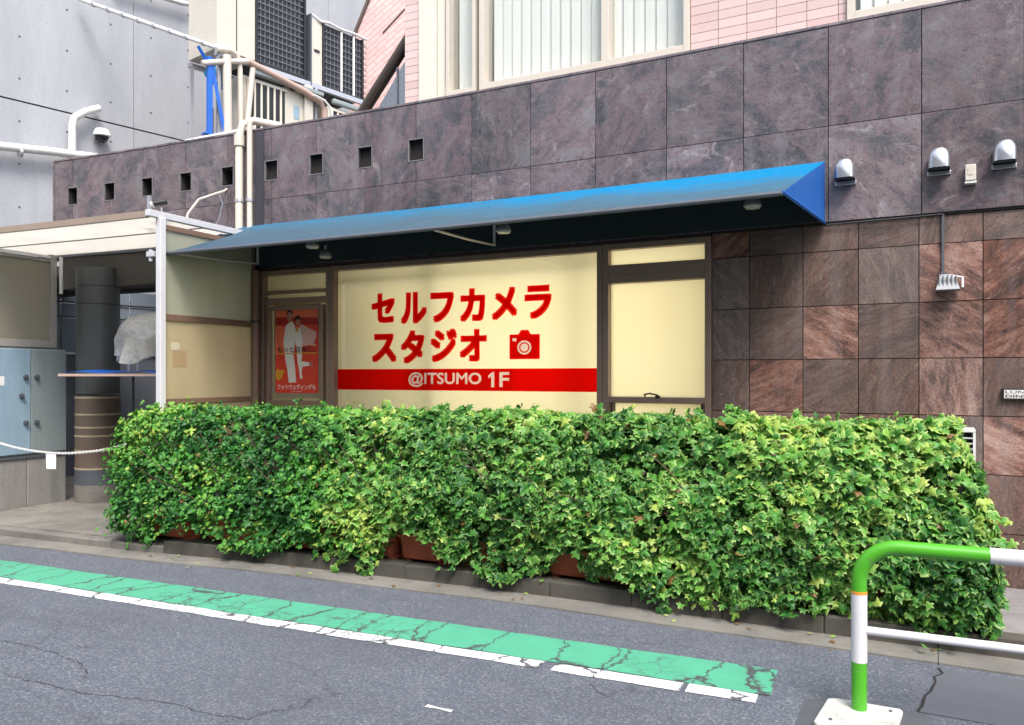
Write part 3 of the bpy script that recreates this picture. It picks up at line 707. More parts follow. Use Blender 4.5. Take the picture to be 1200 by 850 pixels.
flat([(212, 225), (232, 205), (262, 190), (285, 215), (292, 260), (290, 330), (282, 385), (275, 430), (285, 500), (296, 632), (238, 634), (226, 540), (210, 470), (202, 390), (196, 345), (203, 280)], -.0252, 'printed_suit', 'print_white')
flat([(296, 235), (330, 240), (345, 330), (338, 395), (342, 450), (335, 478), (395, 488), (400, 512), (345, 520), (338, 560), (345, 600), (328, 608), (318, 540), (306, 480), (300, 400), (290, 330)], -.0245, 'printed_dress', 'print_white')
flat([(221, 128), (240, 118), (262, 128), (268, 160), (258, 188), (240, 195), (226, 175)], -.0242, 'printed_face', 'print_skin')
flat([(219, 130), (232, 106), (255, 104), (270, 122), (268, 140), (252, 124), (236, 126), (224, 148)], -.0238, 'printed_hair', 'print_hair')
flat([(285, 180), (300, 160), (325, 165), (330, 195), (318, 218), (298, 218)], -.0242, 'printed_face', 'print_skin')
flat([(282, 182), (290, 155), (315, 148), (332, 165), (334, 190), (316, 176), (296, 180), (288, 196)], -.0238, 'printed_hair', 'print_hair')
flat([(395, 488), (410, 482), (428, 515), (420, 525), (400, 508)], -.0238, 'printed_foot', 'print_skin')
flat([(294, 240), (310, 232), (316, 262), (300, 270)], -.0235, 'printed_bouquet', 'print_yellow')
flat([(134, 560), (150, 530), (168, 545), (190, 540), (205, 548), (196, 570), (180, 600), (160, 622), (140, 610), (132, 590)], -.0262, 'printed_flower', 'print_yellow')
def ptext(body, x0, x1, y0, y1, n, mat, bold): a = pp(x0, y1); b = pp(x1, y0); text_mb(body, a[0], b[0], a[1], b[1], n, bold).build('poster_lettering', mat, PO)
ptext('もっと自由に。', 150, 445, 372, 416, -.0228, 'print_hair', .015)
flat([(140, 420), (455, 416), (455, 424), (140, 427)], -.0232, 'printed_line', 'print_yellow')
ptext('フォトウェディングも', 150, 446, 645, 684, -.0228, 'print_white', .02)
ptext('photo wedding', 262, 340, 692, 702, -.0228, 'print_white', .0)

# ---- upper storey: set a little back on the coping, cream-framed windows with vertical blinds and pink tiles
U = thing('upper_storey', 'upper floor with cream-framed windows, vertical blinds and pale pink tiles above the granite', 'building', W(-2, -.3, 4.18))
MB().box(-4.93, 3.2, -.95, -.90, 4.184, 7.0).build('back_wall', 'room', U)
def up_window(s0, s1, zb, mulls, label, fw=.05):
    m = MB(); ztop = 6.3
    m.box(s0, s0+fw, -.20, -.02, zb, ztop); m.box(s1-fw, s1, -.20, -.02, zb, ztop)
    m.box(s0+fw, s1-fw, -.20, -.022, zb, zb+fw+.02); m.box(s0+fw, s1-fw, -.20, -.022, ztop-fw, ztop)
    for (a, wd_) in mulls: m.box(a, a+wd_, -.19, -.03, zb+fw+.02, ztop-fw)
    o = m.build('window', 'cream_frame', U, bevel=.004, label=label)
    MB().box(s0+fw, s1-fw, -.13, -.125, zb+fw+.02, ztop-fw).build('pane', 'glass', o)
    q = s0+fw+.03
    while q < s1-fw-.02:
        a = R(random.uniform(12, 24)); h = .049
        mb = MB(); base = W(q+h, -.185, 0); tx = Vector((math.cos(ang(q)+a), math.sin(ang(q)+a), 0)); 
        A = base-tx*h; C = base+tx*h; off = Vector((-tx.y, tx.x, 0))*.006
        mid = base-off*1.0
        vs = [Vector((p.x, p.y, zz)) for zz in (zb+.09, ztop-.06) for p in (A, mid, C, C+off*.25, mid+off*.25, A+off*.25)]
        mb.add(vs, [(i, (i+1) % 6, 6+(i+1) % 6, 6+i) for i in range(6)]+[(5, 4, 3, 2, 1, 0), (6, 7, 8, 9, 10, 11)]); mb.build('blind_slat', 'blind', o)
        q += .098
    return o
up_window(-3.76, -1.79, 4.186, [(-2.56, .07)], 'wide cream-framed window with white vertical blinds')
up_window(-.60, .8, 4.186, [(.12, .06)], 'cream-framed window at the top right edge')
up_window(-4.12, -3.80, 4.186, [], 'narrow cream-framed window beside the cream columns', .035)
MB().box(-4.43, -4.235, -.30, -.03, 4.186, 7.0).build('column', 'cream_panel', U, bevel=.006)
MB().box(-4.23, -4.125, -.30, -.05, 4.186, 7.0).build('column', 'cream_panel', U, bevel=.006)
MB().box(-4.137, -4.122, -.06, -.045, 4.3, 7.0).build('joint_strip', 'mortar_dark', U)
for a, b in ((-1.788, -.602), (.802, 3.2), (-4.605, -4.432)):
    MB().box(a, b, -.34, -.062, 4.186, 7.0).build('tile_backing', 'mortar', U)
def pink_field(a, b, z1):
    zr = 4.19; rw = .0745; row = 0
    while zr < z1:
        x = a
        while x < b-.01:
            e = min(x+.225, b)
            MB().box(x+.002, e-.002, -.0625, -.052+random.uniform(-.0006, .0006), zr+.002, zr+rw-.002).build('tile', 'pink', U); x += .225
        zr += rw; row += 1
pink_field(-1.786, -.603, 4.86)
pink_field(-4.60, -4.435, 5.3)
MB().box(-4.985, -4.61, -.30, -.06, 4.186, 4.20).build('glazing_sill', 'bronze_dark', U)
m = MB(); m.prism([(-5.02, 4.20), (-4.612, 4.20), (-4.612, 4.74)], -.16, -.15, lambda p, d, q: W(p, d, q)); m.build('triangular_pane', 'glass_tri', U)
MB().box(-4.76, -4.745, -.17, -.14, 4.2, 4.62).build('glazing_bar', 'grid', U)

# pink sloping gable behind with its bronze tube
PK = thing('pink_gable', 'sloping pink tiled gable with a dark bronze tube along its edge', 'building', W(-5.2, -.8, 4.2))
f6 = lambda p, d, q: W(p, d, q)
# gable plane runs square to the sight line from the street, 14 m away: a across, z up
fg = lambda a_, d, z_: Vector((-6.8+.882*a_-.471*d, 5.95+.471*a_+.882*d, z_))
MB().prism([(-2.75, 4.2), (-2.64, 7.50), (-2.37, 8.14), (-1.75, 9.6), (0.6, 9.6), (0.3, 4.2)], 0, .3, fg).build('tiled_gable', 'pinkfar', PK)
MB().tube([fg(-2.65, -.02, 7.45), fg(-2.38, -.02, 8.12), fg(-1.76, -.02, 9.6)], .03, 8).build('gable_edge', 'mortar', PK, smooth=True)
MB().tube([fg(-2.1, -.01, 7.6), fg(-1.6, -.01, 8.14), fg(-.9, -.01, 8.9)], .012, 6).build('gable_joint', 'mortar', PK)
MB().tube([W(-5.25, -.19, 4.19), W(-4.36, -.19, 5.23), W(-3.80, -.19, 5.89)], .058, 16).build('edge_tube', 'tube_dark', U, smooth=True)

# ================================================================== AWNING
A = thing('blue_awning', 'long blue canvas awning over the shop windows, faded grey towards its front', 'awning', W(-3.7, 0, 2.69))
AL, AR, FL, FR, AN, AZ0, AZ1 = -6.57, -.748, -6.545, -.855, 1.22, 2.692, 3.152
K = 40; vs = []; fs = []
for i in range(K+1):
    u = i/K
    for j in range(7):
        v = j/6
        s_ = (AL+(AR-AL)*u)*(1-v)+(FL+(FR-FL)*u)*v
        sag = -.016*math.sin(math.pi*v)*(1+.7*math.sin(u*23))+.024*noise.noise(Vector((u*14+v*2.2, v*1.3, 3)))*math.sin(math.pi*min(1, v*1.0))
        vs.append(W(s_, .022+(AN-.022)*v, AZ1+(AZ0-AZ1)*v+sag))
for i in range(K):
    for j in range(6): fs.append((i*7+j, i*7+7+j, i*7+8+j, i*7+j+1))
m = MB(); m.add(vs, fs); cv = m.build('canvas_top', 'awning_top', A, smooth=True)
m = MB(); m.add([v+Vector((0, 0, -.012)) for v in vs], fs); m.build('canvas_underside', 'liner_and_shade', A, smooth=True)
for a, f_, e in ((AR, FR, 1), (AL, FL, -1)):
    MB().add([W(a, .022, AZ1), W(a, .022, AZ0), W(f_, AN, AZ0)], [(0, 1, 2)]).build('end_panel', 'awning_side', A)
    MB().add([W(a-e*.01, .022, AZ1-.02), W(a-e*.01, .022, AZ0+.004), W(f_-e*.01, AN-.02, AZ0+.002)], [(0, 1, 2)]).build('end_lining', 'liner_and_shade', A)
bp = [W(FL+(FR-FL)*i/24, AN, AZ0-.008) for i in range(25)]
MB().tube(bp, .017, 8).build('front_bar', 'slate', A, smooth=True)
MB().tube([W(AL+.05+(AR-AL-.1)*i/24, .035, AZ1-.035) for i in range(25)], .014, 6).build('wall_bar', 'alu', A)
MB().tube([W(AR, .03, AZ0), W(FR, AN, AZ0)], .012, 6).build('end_bar', 'awning_side', A)
for sa in (-6.38, -3.56):
    m = MB(); m.tube([W(sa, .03, 2.735), W(sa+.04, .6, 2.70), W(sa+.08, 1.2, 2.68)], .011, 6); m.tube([W(sa, .05, 2.735), W(sa, .05, 2.98)], .013, 6)
    m.build('support_arm', 'alu_white', A)
m = MB(); m.box(-6.63, -6.53, 1.2, 1.26, 2.66, 2.71); m.tube([W(-6.60, 1.23, 2.73), W(-6.60, 1.23, 2.62)], .02, 8); m.build('end_bracket', 'alu_white', A, bevel=.005)

# lamps under the awning
def spot(s_, n_, z_, label, first=None):
    if first: return copy_thing(first, W(s_, n_, z_), ang(s_), label)
    t = thing('awning_spotlight', label, 'lamp', W(s_, n_, z_), 'lamps under the awning', rot=ang(s_))
    MB().tube([(0, 0, .10), (0, 0, .03)], .012, 8).build('stem', 'alu', t)
    MB().lathe((0, 0, 0), [(.02, .055), (.045, .04), (.062, .0), (.062, -.012)], 20).build('lamp_housing', 'alu', t, smooth=True)
    MB().lathe((0, 0, 0), [(.056, -.012), (.05, -.026), (.0, -.03)], 20).build('lamp_lens', 'lamp_glass', t, smooth=True)
    return t
sp = spot(-1.13, .75, 2.73, 'round lamp under the right-hand end of the awning')
spot(-3.10, .75, 2.72, 'round lamp under the middle of the awning, beside the support arm', sp)
spot(-5.05, .78, 2.73, 'round lamp under the left half of the awning, the one nearer the street', sp)
spot(-5.25, .35, 2.71, 'round lamp under the left half of the awning, the one nearer the wall', sp)

# ================================================================== wall fittings on the right
def hood(s_, label, first=None):
    if first: return copy_thing(first, W(s_, .022, 3.045), 0, label)
    t = thing('vent_hood', label, 'vent', W(s_, .022, 3.045), 'steel vent hoods on the granite', rot=0)
    prof = []
    vs = []; K = 14
    for d, sc_ in ((0, 1), (-.05, 1.0), (-.10, .97), (-.125, .84), (-.135, .6)):
        ring = [(-.068*sc_, -.055)]+[(-.068*sc_*math.cos(math.pi*j/K), .02+.07*sc_*math.sin(math.pi*j/K)) for j in range(K+1)]+[(.068*sc_, -.055)]
        vs.append([Vector((x, d, z)) for x, z in ring])
    n = len(vs[0]); m = MB(); m.add([v for rr in vs for v in rr], [(i*n+j, i*n+j+1, (i+1)*n+j+1, (i+1)*n+j) for i in range(4) for j in range(n-1)]+[tuple(4*n+j for j in range(n))])
    m.build('hood_shell', 'steel', t, smooth=True)
    MB().wbox(-.074, .074, -.012, 0, -.088, -.058).build('base_flange', 'steel', t, bevel=.003)
    MB().wbox(-.058, .058, -.105, -.002, -.052, -.046).build('hood_opening', 'black', t)
    return t
h0 = hood(-.604, 'steel vent hood just right of the awning end')
hood(.006, 'steel vent hood left of the small beige box', h0)
hood(.397, 'steel vent hood at the right edge, beyond the beige box', h0)
t = thing('junction_box', 'small beige box between two steel vent hoods', 'electrical box', W(.198, .022, 2.93), rot=0)
MB().wbox(-.033, .033, -.055, 0, -.04, .072).build('cover', 'ac_beige', t, bevel=.006); MB().wbox(-.036, .036, -.05, -.001, -.058, -.042).build('lower_lip', 'pipe_white', t, bevel=.003)
MB().wbox(-.016, .016, -.058, -.0545, .0, .05).build('button', 'cream_frame', t)
t = thing('conduit', 'thin dark cable conduit running along the granite edge and down to the floodlight', 'conduit', W(.031, .01, 2.7))
MB().tube([W(-.74, .028, 2.675), W(.031, .028, 2.682)], .006, 6).build('cable_run', 'black', t); MB().box(.023, .039, .002, .02, 2.28, 2.684).build('drop', 'slate', t)
M['flood_light'] = plain('pale_grey_cast_fins', (.36, .37, .39), .5, .2)
M['flood'] = plain('grey_cast_aluminium', (.26, .27, .29), .5, .3)
t = thing('floodlight', 'grey ribbed floodlight on the red stone wall below the conduit', 'lamp', W(.065, .0, 2.2), rot=0)
MB().wbox(-.05, -.015, -.06, 0, .03, .075).build('mounting_plate', 'slate', t, bevel=.004)
m = MB(); m.add([(-.05, -.03, .055), (.03, -.03, .055), (.03, -.08, .055), (-.05, -.08, .055), (-.082, -.01, -.06), (.07, -.01, -.06), (.07, -.15, -.06), (-.082, -.15, -.06)], [(0, 1, 2, 3), (7, 6, 5, 4), (0, 4, 5, 1), (1, 5, 6, 2), (2, 6, 7, 3), (3, 7, 4, 0)])
m.build('lamp_body', 'flood', t, bevel=.004)
for i in range(5):
    x = -.058+i*.026; m = MB(); m.wbox(x, x+.004, -.135, -.02, -.03, .05); m.build('cooling_fin', 'flood_light', t)
MB().tube([(.03, -.05, .04), (.085, -.05, .03), (.085, -.06, -.04)], .009, 6).build('bracket', 'pipe_white', t)
t = thing('hours_sign', 'small black-framed sign with opening hours on the red stone wall at the right edge', 'sign', W(.6, 0, 1.42))
m = MB(); m.box(.385, .93, .001, .03, 1.383, 1.462); m.build('frame', 'black', t, bevel=.003)
MB().box(.397, .918, .03, .032, 1.394, 1.451).build('face', 'sign_face', t)
text_mb('LUNCH 11:30-14:30', .405, .91, 1.427, 1.446, .0335, .0).build('sign_lettering', 'black', t)
text_mb('DINNER 17:30-22:00', .405, .91, 1.399, 1.418, .0335, .015).build('sign_lettering', 'black', t)
t = thing('louvred_vent', 'white louvred vent box behind the right end of the hedge', 'vent', W(.14, .25, .9))
m = MB(); m.box(.03, .045, .0, .30, .82, 1.17); m.box(.205, .22, .0, .30, .82, 1.17); m.box(.03, .22, .0, .30, 1.172, 1.187); m.build('frame', 'pipe_white', t)
for i in range(9): MB().box(.047, .203, .25, .30, .84+i*.036, .848+i*.036).build('louvre', 'alu_white', t)
MB().box(.047, .203, .02, .03, .82, 1.17).build('backing', 'slate', t)

# ================================================================== ENTRANCE ON THE LEFT
C = thing('entrance_canopy', 'flat canopy roof with cream underside over the entrance at left', 'canopy', W(-7, 1.3, 0))
roofpts = [-14, -12, -10, -9, -8, -7.2, -6.42]
def rstrip(n0, n1, z0, z1, ss=roofpts): return strip(lambda x: n0, lambda x: n1, z0, z1, ss)
rstrip(.03, .70, 3.012, 3.018).build('soffit_panel', 'roof_soffit', C)
rstrip(.72, 1.36, 3.012, 3.018).build('soffit_panel', 'roof_soffit', C)
rstrip(.70, .72, 3.006, 3.03).build('soffit_joint', 'grid', C)
rstrip(.023, 1.364, 3.040, 3.044).build('roof_sheet', 'roof_sheet', C)
rstrip(1.365, 1.40, 2.995, 3.055, roofpts[:-1]+[-6.46]).build('front_fascia', 'alu_dirty', C)
MB().box(-6.455, -6.40, .12, 1.42, 3.0, 3.06).build('side_beam', 'alu_white', C, bevel=.004)
rstrip(.003, .028, 2.985, 3.03, roofpts[:-1]+[-6.46]).build('rear_beam', 'grid', C)
MB().wbox(-.032, .032, -.032, .032, 0, 3.0, lambda x, y, z: W(-6.405, 1.285, 0)+Vector((x, y, z))).build('post', 'alu_white', C, bevel=.006)
t = thing('glass_screen', 'side screen of two frosted panes between the canopy post and the wall', 'screen', W(-6.42, .6, 0))
m = MB()
m.box(-6.44, -6.40, .10, 1.245, 2.06, 2.12); m.box(-6.44, -6.40, .10, 1.245, 2.90, 2.95); m.box(-6.44, -6.40, .10, 1.245, 1.28, 1.33)
m.box(-6.44, -6.40, .06, .10, .9, 2.99); m.build('screen_frame', 'pipe_brown', t, bevel=.003)
MB().box(-6.425, -6.415, .10, 1.245, 2.12, 2.90).build('pane', 'screen_glass_up', t)
MB().box(-6.425, -6.415, .10, 1.245, 1.33, 2.06).build('pane', 'screen_glass', t)
MB().box(-6.425, -6.415, .10, 1.245, .6, 1.28).build('pane', 'screen_glass', t)
t = thing('paper_notice', 'brown paper square stuck on the lower frosted pane of the entrance screen', 'notice', W(-6.40, 1.1, 1.75))
MB().box(-6.4145, -6.413, .98, 1.14, 1.63, 1.78).build('sheet', 'brown_paper', t)
MB().box(-6.4145, -6.413, 1.06, 1.16, 1.79, 1.86).build('sheet', 'poster_paper_pale', t)

# small things on the canopy roof
t = thing('roof_camera', 'small dark security camera clamped on the canopy roof edge', 'camera', W(-6.6, 1.1, 3.06), rot=0)
MB().wbox(-.07, .07, -.03, .03, 0, .02).build('clamp', 'alu_white', t, bevel=.003); MB().tube([(0, 0, .02), (-.01, 0, .09)], .008, 6).build('stem', 'alu', t)
MB().tube([(-.06, -.05, .12), (.03, .03, .15)], .028, 10).build('camera_body', 'black', t, smooth=True); MB().tube([(-.075, -.06, .11), (-.06, -.05, .12)], .03, 10).build('lens', 'alu_white', t)
t = thing('roof_cable', 'pale cable looping up from the canopy roof into a square opening', 'cable', W(-6.85, .3, 3.06))
MB().tube([W(-7.00, .45, 3.06), W(-6.99, .42, 3.25), W(-6.96, .3, 3.42), W(-6.90, .15, 3.50), W(-6.85, .05, 3.55), W(-6.83, -.05, 3.63)], .012, 6).build('cable', 'pipe_cream', t, smooth=True)
MB().tube([W(-6.88, .1, 3.52), W(-6.80, .12, 3.40), W(-6.78, .2, 3.2), W(-6.78, .3, 3.06)], .008, 6).build('cable', 'grid', t, smooth=True)
t = thing('roof_upstand', 'short grey upright at the front corner of the canopy roof', 'post', W(-6.93, 1.2, 3.06))
MB().box(-7.0, -6.97, .9, .93, 3.055, 3.33).build('upright', 'alu', t)

# passage under the parapet
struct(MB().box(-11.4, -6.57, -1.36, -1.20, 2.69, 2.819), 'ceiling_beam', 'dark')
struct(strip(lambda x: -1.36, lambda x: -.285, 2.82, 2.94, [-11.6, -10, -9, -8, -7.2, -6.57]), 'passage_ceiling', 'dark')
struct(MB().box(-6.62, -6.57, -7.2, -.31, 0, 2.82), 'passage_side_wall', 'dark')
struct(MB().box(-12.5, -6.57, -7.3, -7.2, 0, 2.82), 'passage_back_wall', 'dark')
MB().box(-9.5, -6.64, -.28, -.002, 2.60, 3.065).build('beam', 'dark2', B)
P_ = thing('round_pillar', 'round grey pillar with brown banded base in the entrance passage', 'pillar', W(-8.78, .05, .075), rot=ang(-8.78))
MB().lathe((0, 0, 0), [(.235, 1.26), (.235, 2.73)], 36).build('shaft', 'pillar', P_, smooth=True)
for z in (2.30, 2.51): MB().lathe((0, 0, 0), [(.2365, z), (.2365, z+.012)], 36).build('shaft_joint', 'black', P_)
ringz = [.33, .55, .80, .98, 1.16, 1.26]
zs = [.40, .60, .84, 1.0, 1.245]
MB().lathe((0, 0, 0), [(.25, .0), (.25, .20)], 36).build('plinth', 'floor', P_, smooth=True)
MB().lathe((0, 0, 0), [(.245, .2), (.245, .38)], 36).build('dark_base_band', 'slate', P_, smooth=True)
lv = [.40, .61, .78, .88, 1.03, 1.225]
for i in range(len(lv)):
    z0 = lv[i]; z1 = lv[i+1] if i+1 < len(lv) else 1.26
    MB().lathe((0, 0, 0), [(.248, z0-.02), (.248, z0)], 36).build('cream_ring', 'band_cream', P_, smooth=True)
    if z1-.02 > z0: MB().lathe((0, 0, 0), [(.243, z0), (.243, z1-.02)], 36).build('brown_band', 'pillar_brown', P_, smooth=True)

# side wall, cabinets and frosted panel
t = thing('low_wall', 'low weathered concrete wall under the blue grey cabinets', 'wall', W(-9.3, .8, .075))
for a, b in ((.22, .70), (.705, 1.2), (1.205, 1.75), (1.755, 2.4), (2.405, 3.2)):
    MB().box(-9.40, -9.10, a, b, .07, .62).build('concrete_block', 'concrete_old', t, bevel=.01)
MB().box(-9.42, -9.085, .2, 3.2, .62, .648).build('cap', 'slate', t)
t = thing('electrical_cabinet', 'blue grey steel cabinet with two doors and round locks on the low wall', 'cabinet', W(-9.3, .8, .65))
MB().box(-9.45, -9.115, .21, 1.75, .652, 1.85).build('body', 'cab', t, bevel=.008)
MB().box(-9.118, -9.096, .22, .655, .67, 1.84).build('door', 'cab', t, bevel=.004)
dr = MB().box(-9.118, -9.096, .665, 1.15, .67, 1.84).build('door', 'cab_blue', t, bevel=.004, label='scuffed lighter blue cabinet door')
MB().box(-9.118, -9.096, 1.16, 1.74, .67, 1.84).build('door', 'cab', t, bevel=.004)
for n_, z_ in ((.60, 1.53), (.60, 1.02), (.73, 1.53), (.78, 1.32), (.73, 1.02)):
    c = W(-9.09, n_, z_); m = MB(); m.tube([c, c+Vector((.022, 0, 0))], .027, 14); m.tube([c+Vector((.022, 0, 0)), c+Vector((.034, 0, 0))], .012, 8); m.build('lock', 'slate', t, smooth=True)
t = thing('cabinet_label', 'pale worn sticker on the scuffed blue cabinet door', 'sticker', W(-9.09, 1.03, 1.5))
MB().box(-9.0955, -9.0945, .97, 1.06, 1.44, 1.54).build('sticker', 'paper', t)
t = thing('frosted_panel', 'olive frosted glass panel in a grey frame above the cabinets', 'screen', W(-9.25, .8, 1.86))
MB().box(-9.16, -9.14, .40, 3.2, 1.95, 2.86).build('pane', 'panel_glass', t)
m = MB(); m.box(-9.18, -9.12, .32, .40, 1.87, 2.95); m.box(-9.18, -9.12, .40, 3.2, 1.87, 1.95); m.box(-9.18, -9.12, .40, 3.2, 2.86, 2.90); m.build('frame', 'panel_frame', t, bevel=.003)
MB().box(-9.13, -9.09, .42, 2.2, 2.905, 2.93).build('strip_lamp', 'alu_white', t); MB().tube([W(-9.08, .30, 2.93), W(-9.08, .30, 2.50)], .02, 8).build('white_bar', 'pipe_white', t)

# blue grey fence at the back of the passage, in line with the neighbour's wall
t = thing('mesh_fence', 'blue grey panelled fence with dark rails at the back of the passage', 'fence', RF(1, .3, 0))
for z0, z1 in ((1.90, 2.38), (2.42, 2.60), (2.63, 2.83)):
    for a in (-1.2, -.2, .8, 1.8): MB().wbox(a+.01, a+.99, .28, .30, z0, z1, RF).build('panel', 'fence_blue', t)
for z in (2.39, 2.605): MB().wbox(-1.2, 2.8, .285, .32, z, z+.025, RF).build('rail', 'black', t)
MB().wbox(-1.2, 2.8, .285, .33, 1.86, 1.885, RF).build('rail', 'pipe_white', t)
MB().wbox(-1.2, 2.8, .2, .29, .07, 1.85, RF).build('dark_lower_wall', 'slate', t)

# covered stand and blue tarp behind the post
def camrel(u, zc):                       # a spot on the ground given by bearing and distance from the street corner
    xc = (u-600)/935*zc; c_, s_ = math.cos(R(28.1)), math.sin(R(28.1)); return Vector((c_*xc-s_*zc, s_*xc+c_*zc-6.4, 0))
c0 = camrel(138, 8.75)
t = thing('tarp_table', 'blue tarp over a narrow table with pale edge, behind the canopy post', 'table', c0+Vector((0, 0, .075)), rot=R(28))
m = MB(); K = 14; vs = []
for i in range(K+1):
    for j in range(6):
        vs.append(Vector((-.46+1.1*i/K, -.3+.6*j/5, 1.505+.006*j+.012*noise.noise(Vector((i*.5, j*.6, 1)))+.008*math.sin(i*.8))))
m.add(vs, [(i*6+j, i*6+6+j, i*6+7+j, i*6+j+1) for i in range(K) for j in range(5)]); m.build('tarp', 'blue_steel', t, smooth=True)
MB().wbox(-.48, .66, -.31, .31, 1.465, 1.492).build('table_top', 'pipe_pink', t)
for x, y in ((.04, .27), (.6, -.27), (.6, .27)): MB().tube([(x, y, 0), (x, y, 1.465)], .015, 8).build('leg', 'slate', t)
c1 = camrel(187, 8.85)
t = thing('plastic_cover', 'domed clear plastic cover draped over a stand on the blue table', 'cover', c1+Vector((0, 0, 1.60)), rot=0)
m = MB(); K = 96; vs = []; rows = 14
for i in range(rows+1):
    v = i/rows
    for j in range(K):
        a = 2*math.pi*j/K
        if v < .55: th = v/.55*math.pi/2; rr = .43*math.sin(th)**.8; zz = .36+.28*math.cos(th)+.012*math.sin(a*6+2)*math.sin(th)
        else: q = (v-.55)/.45; rr = .43+.045*q*math.sin(a*11)+.02*math.sin(a*5+q*3); zz = .36-.24*q-.05*q*math.sin(a*4+1)
        if v < .55: rr *= 1+.02*math.sin(a*7)*v
        vs.append(Vector((rr*math.cos(a), rr*math.sin(a), zz)))
m.add(vs, [(i*K+j, i*K+(j+1) % K, (i+1)*K+(j+1) % K, (i+1)*K+j) for i in range(rows) for j in range(K)]); m.build('sheet', 'plastic_sheet', t, smooth=True)
for x, y in ((-.25, -.2), (-.1, -.2), (.25, .1), (-.25, .15)): MB().tube([(x, y, -.02), (x, y, .6)], .012, 6).build('inner_leg', 'alu_white', t)

# chain with tag across the entrance
t = thing('barrier_chain', 'white plastic chain sagging across the entrance at left', 'chain', W(-7.5, 1.7, .8))
ca, cb = W(-8.75, 1.62, 1.02), W(-6.75, 1.30, .92)
def chp(u):
    p = ca.lerp(cb, u); return p+Vector((0, 0, -.40*4*u*(1-u)*.42))
n = 100
for i in range(n):
    p = chp((i+.5)/n); d = (chp((i+1)/n)-chp(i/n)).normalized(); L = (chp((i+1)/n)-chp(i/n)).length*.78
    sd_ = d.cross(Vector((0, 0, 1))).normalized(); up = sd_.cross(d)
    if i % 2: sd_, up = up, sd_
    ring = [p+d*L*math.cos(a)+sd_*.011*math.sin(a) for a in [2*math.pi*j/8 for j in range(9)]]
    MB().tube(ring, .0034, 4, cap=False).build('chain_link', 'pipe_white', t)
t = thing('chain_tag', 'blank white tag hanging from the plastic chain', 'tag', chp(.52))
q = chp(.53); dd = (cb-ca).normalized(); dd.z = 0; dd.normalize(); nn = Vector((dd.y, -dd.x, 0))*.003
m = MB(); hw = .058
P4 = [q+dd*x+Vector((0, 0, z)) for x, z in ((-hw, -.005), (hw, -.005), (hw*.95, -.155), (-hw*.92, -.155))]
m.add([p-nn for p in P4]+[p+nn for p in P4], [(0, 1, 2, 3), (7, 6, 5, 4)]+[(i, (i+1) % 4, 4+(i+1) % 4, 4+i) for i in range(4)]); m.build('card', 'paper', t)

# ================================================================== NEIGHBOUR CONCRETE BUILDING
N = thing('concrete_building', 'tall grey fair-faced concrete building behind the parapet at left', 'building', RF(0, 0, 0))
cols = [-4.0, -.92, 1.0, 2.92, 4.84, 6.76, 8.68, 12]; rowz = [0, 2.7, 5.47, 8.4, 12]
for i in range(len(cols)-1):
    for j in range(len(rowz)-1):
        MB().wbox(cols[i]+.004, cols[i+1]-.004, -.4, 0, rowz[j]+.012, rowz[j+1]-.012, RF).build('concrete_panel', 'concrete_wall', N)
MB().wbox(-4, 12, -.42, -.02, 0, 12, RF).build('joint_backing', 'mortar_dark', N)
m = MB()
for tt in np.arange(-3.2, 8.5, .64):
    for zz in (3.35, 3.95, 4.57, 5.18, 5.79, 6.39, 7.0, 7.6, 8.2):
        c = RF(tt, .0, zz); nv = Vector((.983, -.184, 0)); m.tube([c, c+nv*.002], .017, 8)
m.build('tie_hole', 'slate', N, kind='stuff')
t = thing('rain_pipe', 'white rain pipe with a raised elbow at the foot of the concrete wall', 'pipe', RF(-.5, .1, 4.7))
MB().tube([RF(-2.2, .14, 4.60), RF(-.3, .14, 4.80), RF(.9, .14, 4.90), RF(1.5, .14, 4.92)], .06, 12).build('pipe', 'pipe_white', t, smooth=True)
MB().tube([RF(0.02, .14, 4.86), RF(0.02, .14, 5.25), RF(.05, .14, 5.38), RF(.2, .14, 5.5), RF(.42, .10, 5.62)], .055, 12).build('elbow_pipe', 'pipe_white', t, smooth=True)
for k_ in (-.7, .4): MB().tube([RF(k_, .14, 4.70 if k_ < 0 else 4.85), RF(k_+.04, .14, 4.705 if k_ < 0 else 4.855)], .068, 12).build('pipe_clip', 'alu', t)
t = thing('dome_camera', 'round dome security camera on the concrete wall above the rain pipe', 'camera', RF(.45, 0, 5.2))
c = RF(.45, .13, 5.2)
MB().lathe(c, [(.02, .12), (.09, .10), (.12, .04), (.125, 0), (.11, -.01)], 20).build('housing', 'pipe_white', t, smooth=True)
MB().lathe(c, [(.10, -.008), (.085, -.06), (.04, -.10), (.0, -.11)], 20).build('dome', 'black', t, smooth=True)
MB().tube([RF(.45, 0, 5.26), c+Vector((0, 0, .06))], .04, 10).build('arm', 'pipe_white', t)
t = thing('wall_pipe', 'slim white pipe bending up the concrete wall near the top edge of the picture', 'pipe', RF(1.5, .1, 7.8))
MB().tube([RF(.6, .12, 7.60), RF(1.75, .12, 7.70), RF(1.95, .12, 7.75), RF(2.0, .12, 7.95), RF(2.0, .12, 9)], .04, 10).build('pipe', 'pipe_white', t, smooth=True)

OB = thing('unseen_opposite_building', 'unseen grey block added across the street to cut low sky light and give reflections', 'building', (-4, -17, 0))  # out of view, added to block frontal sky light and feed reflections
MB().wbox(-24, 14, -24, -15, 0, 9.5).build('wall', 'concrete_old', OB)
for j in range(3):
    for i in range(12): MB().wbox(-22.5+i*3, -20.9+i*3, -15.0, -14.96, 1.2+j*3, 2.8+j*3).build('window', 'cab', OB)

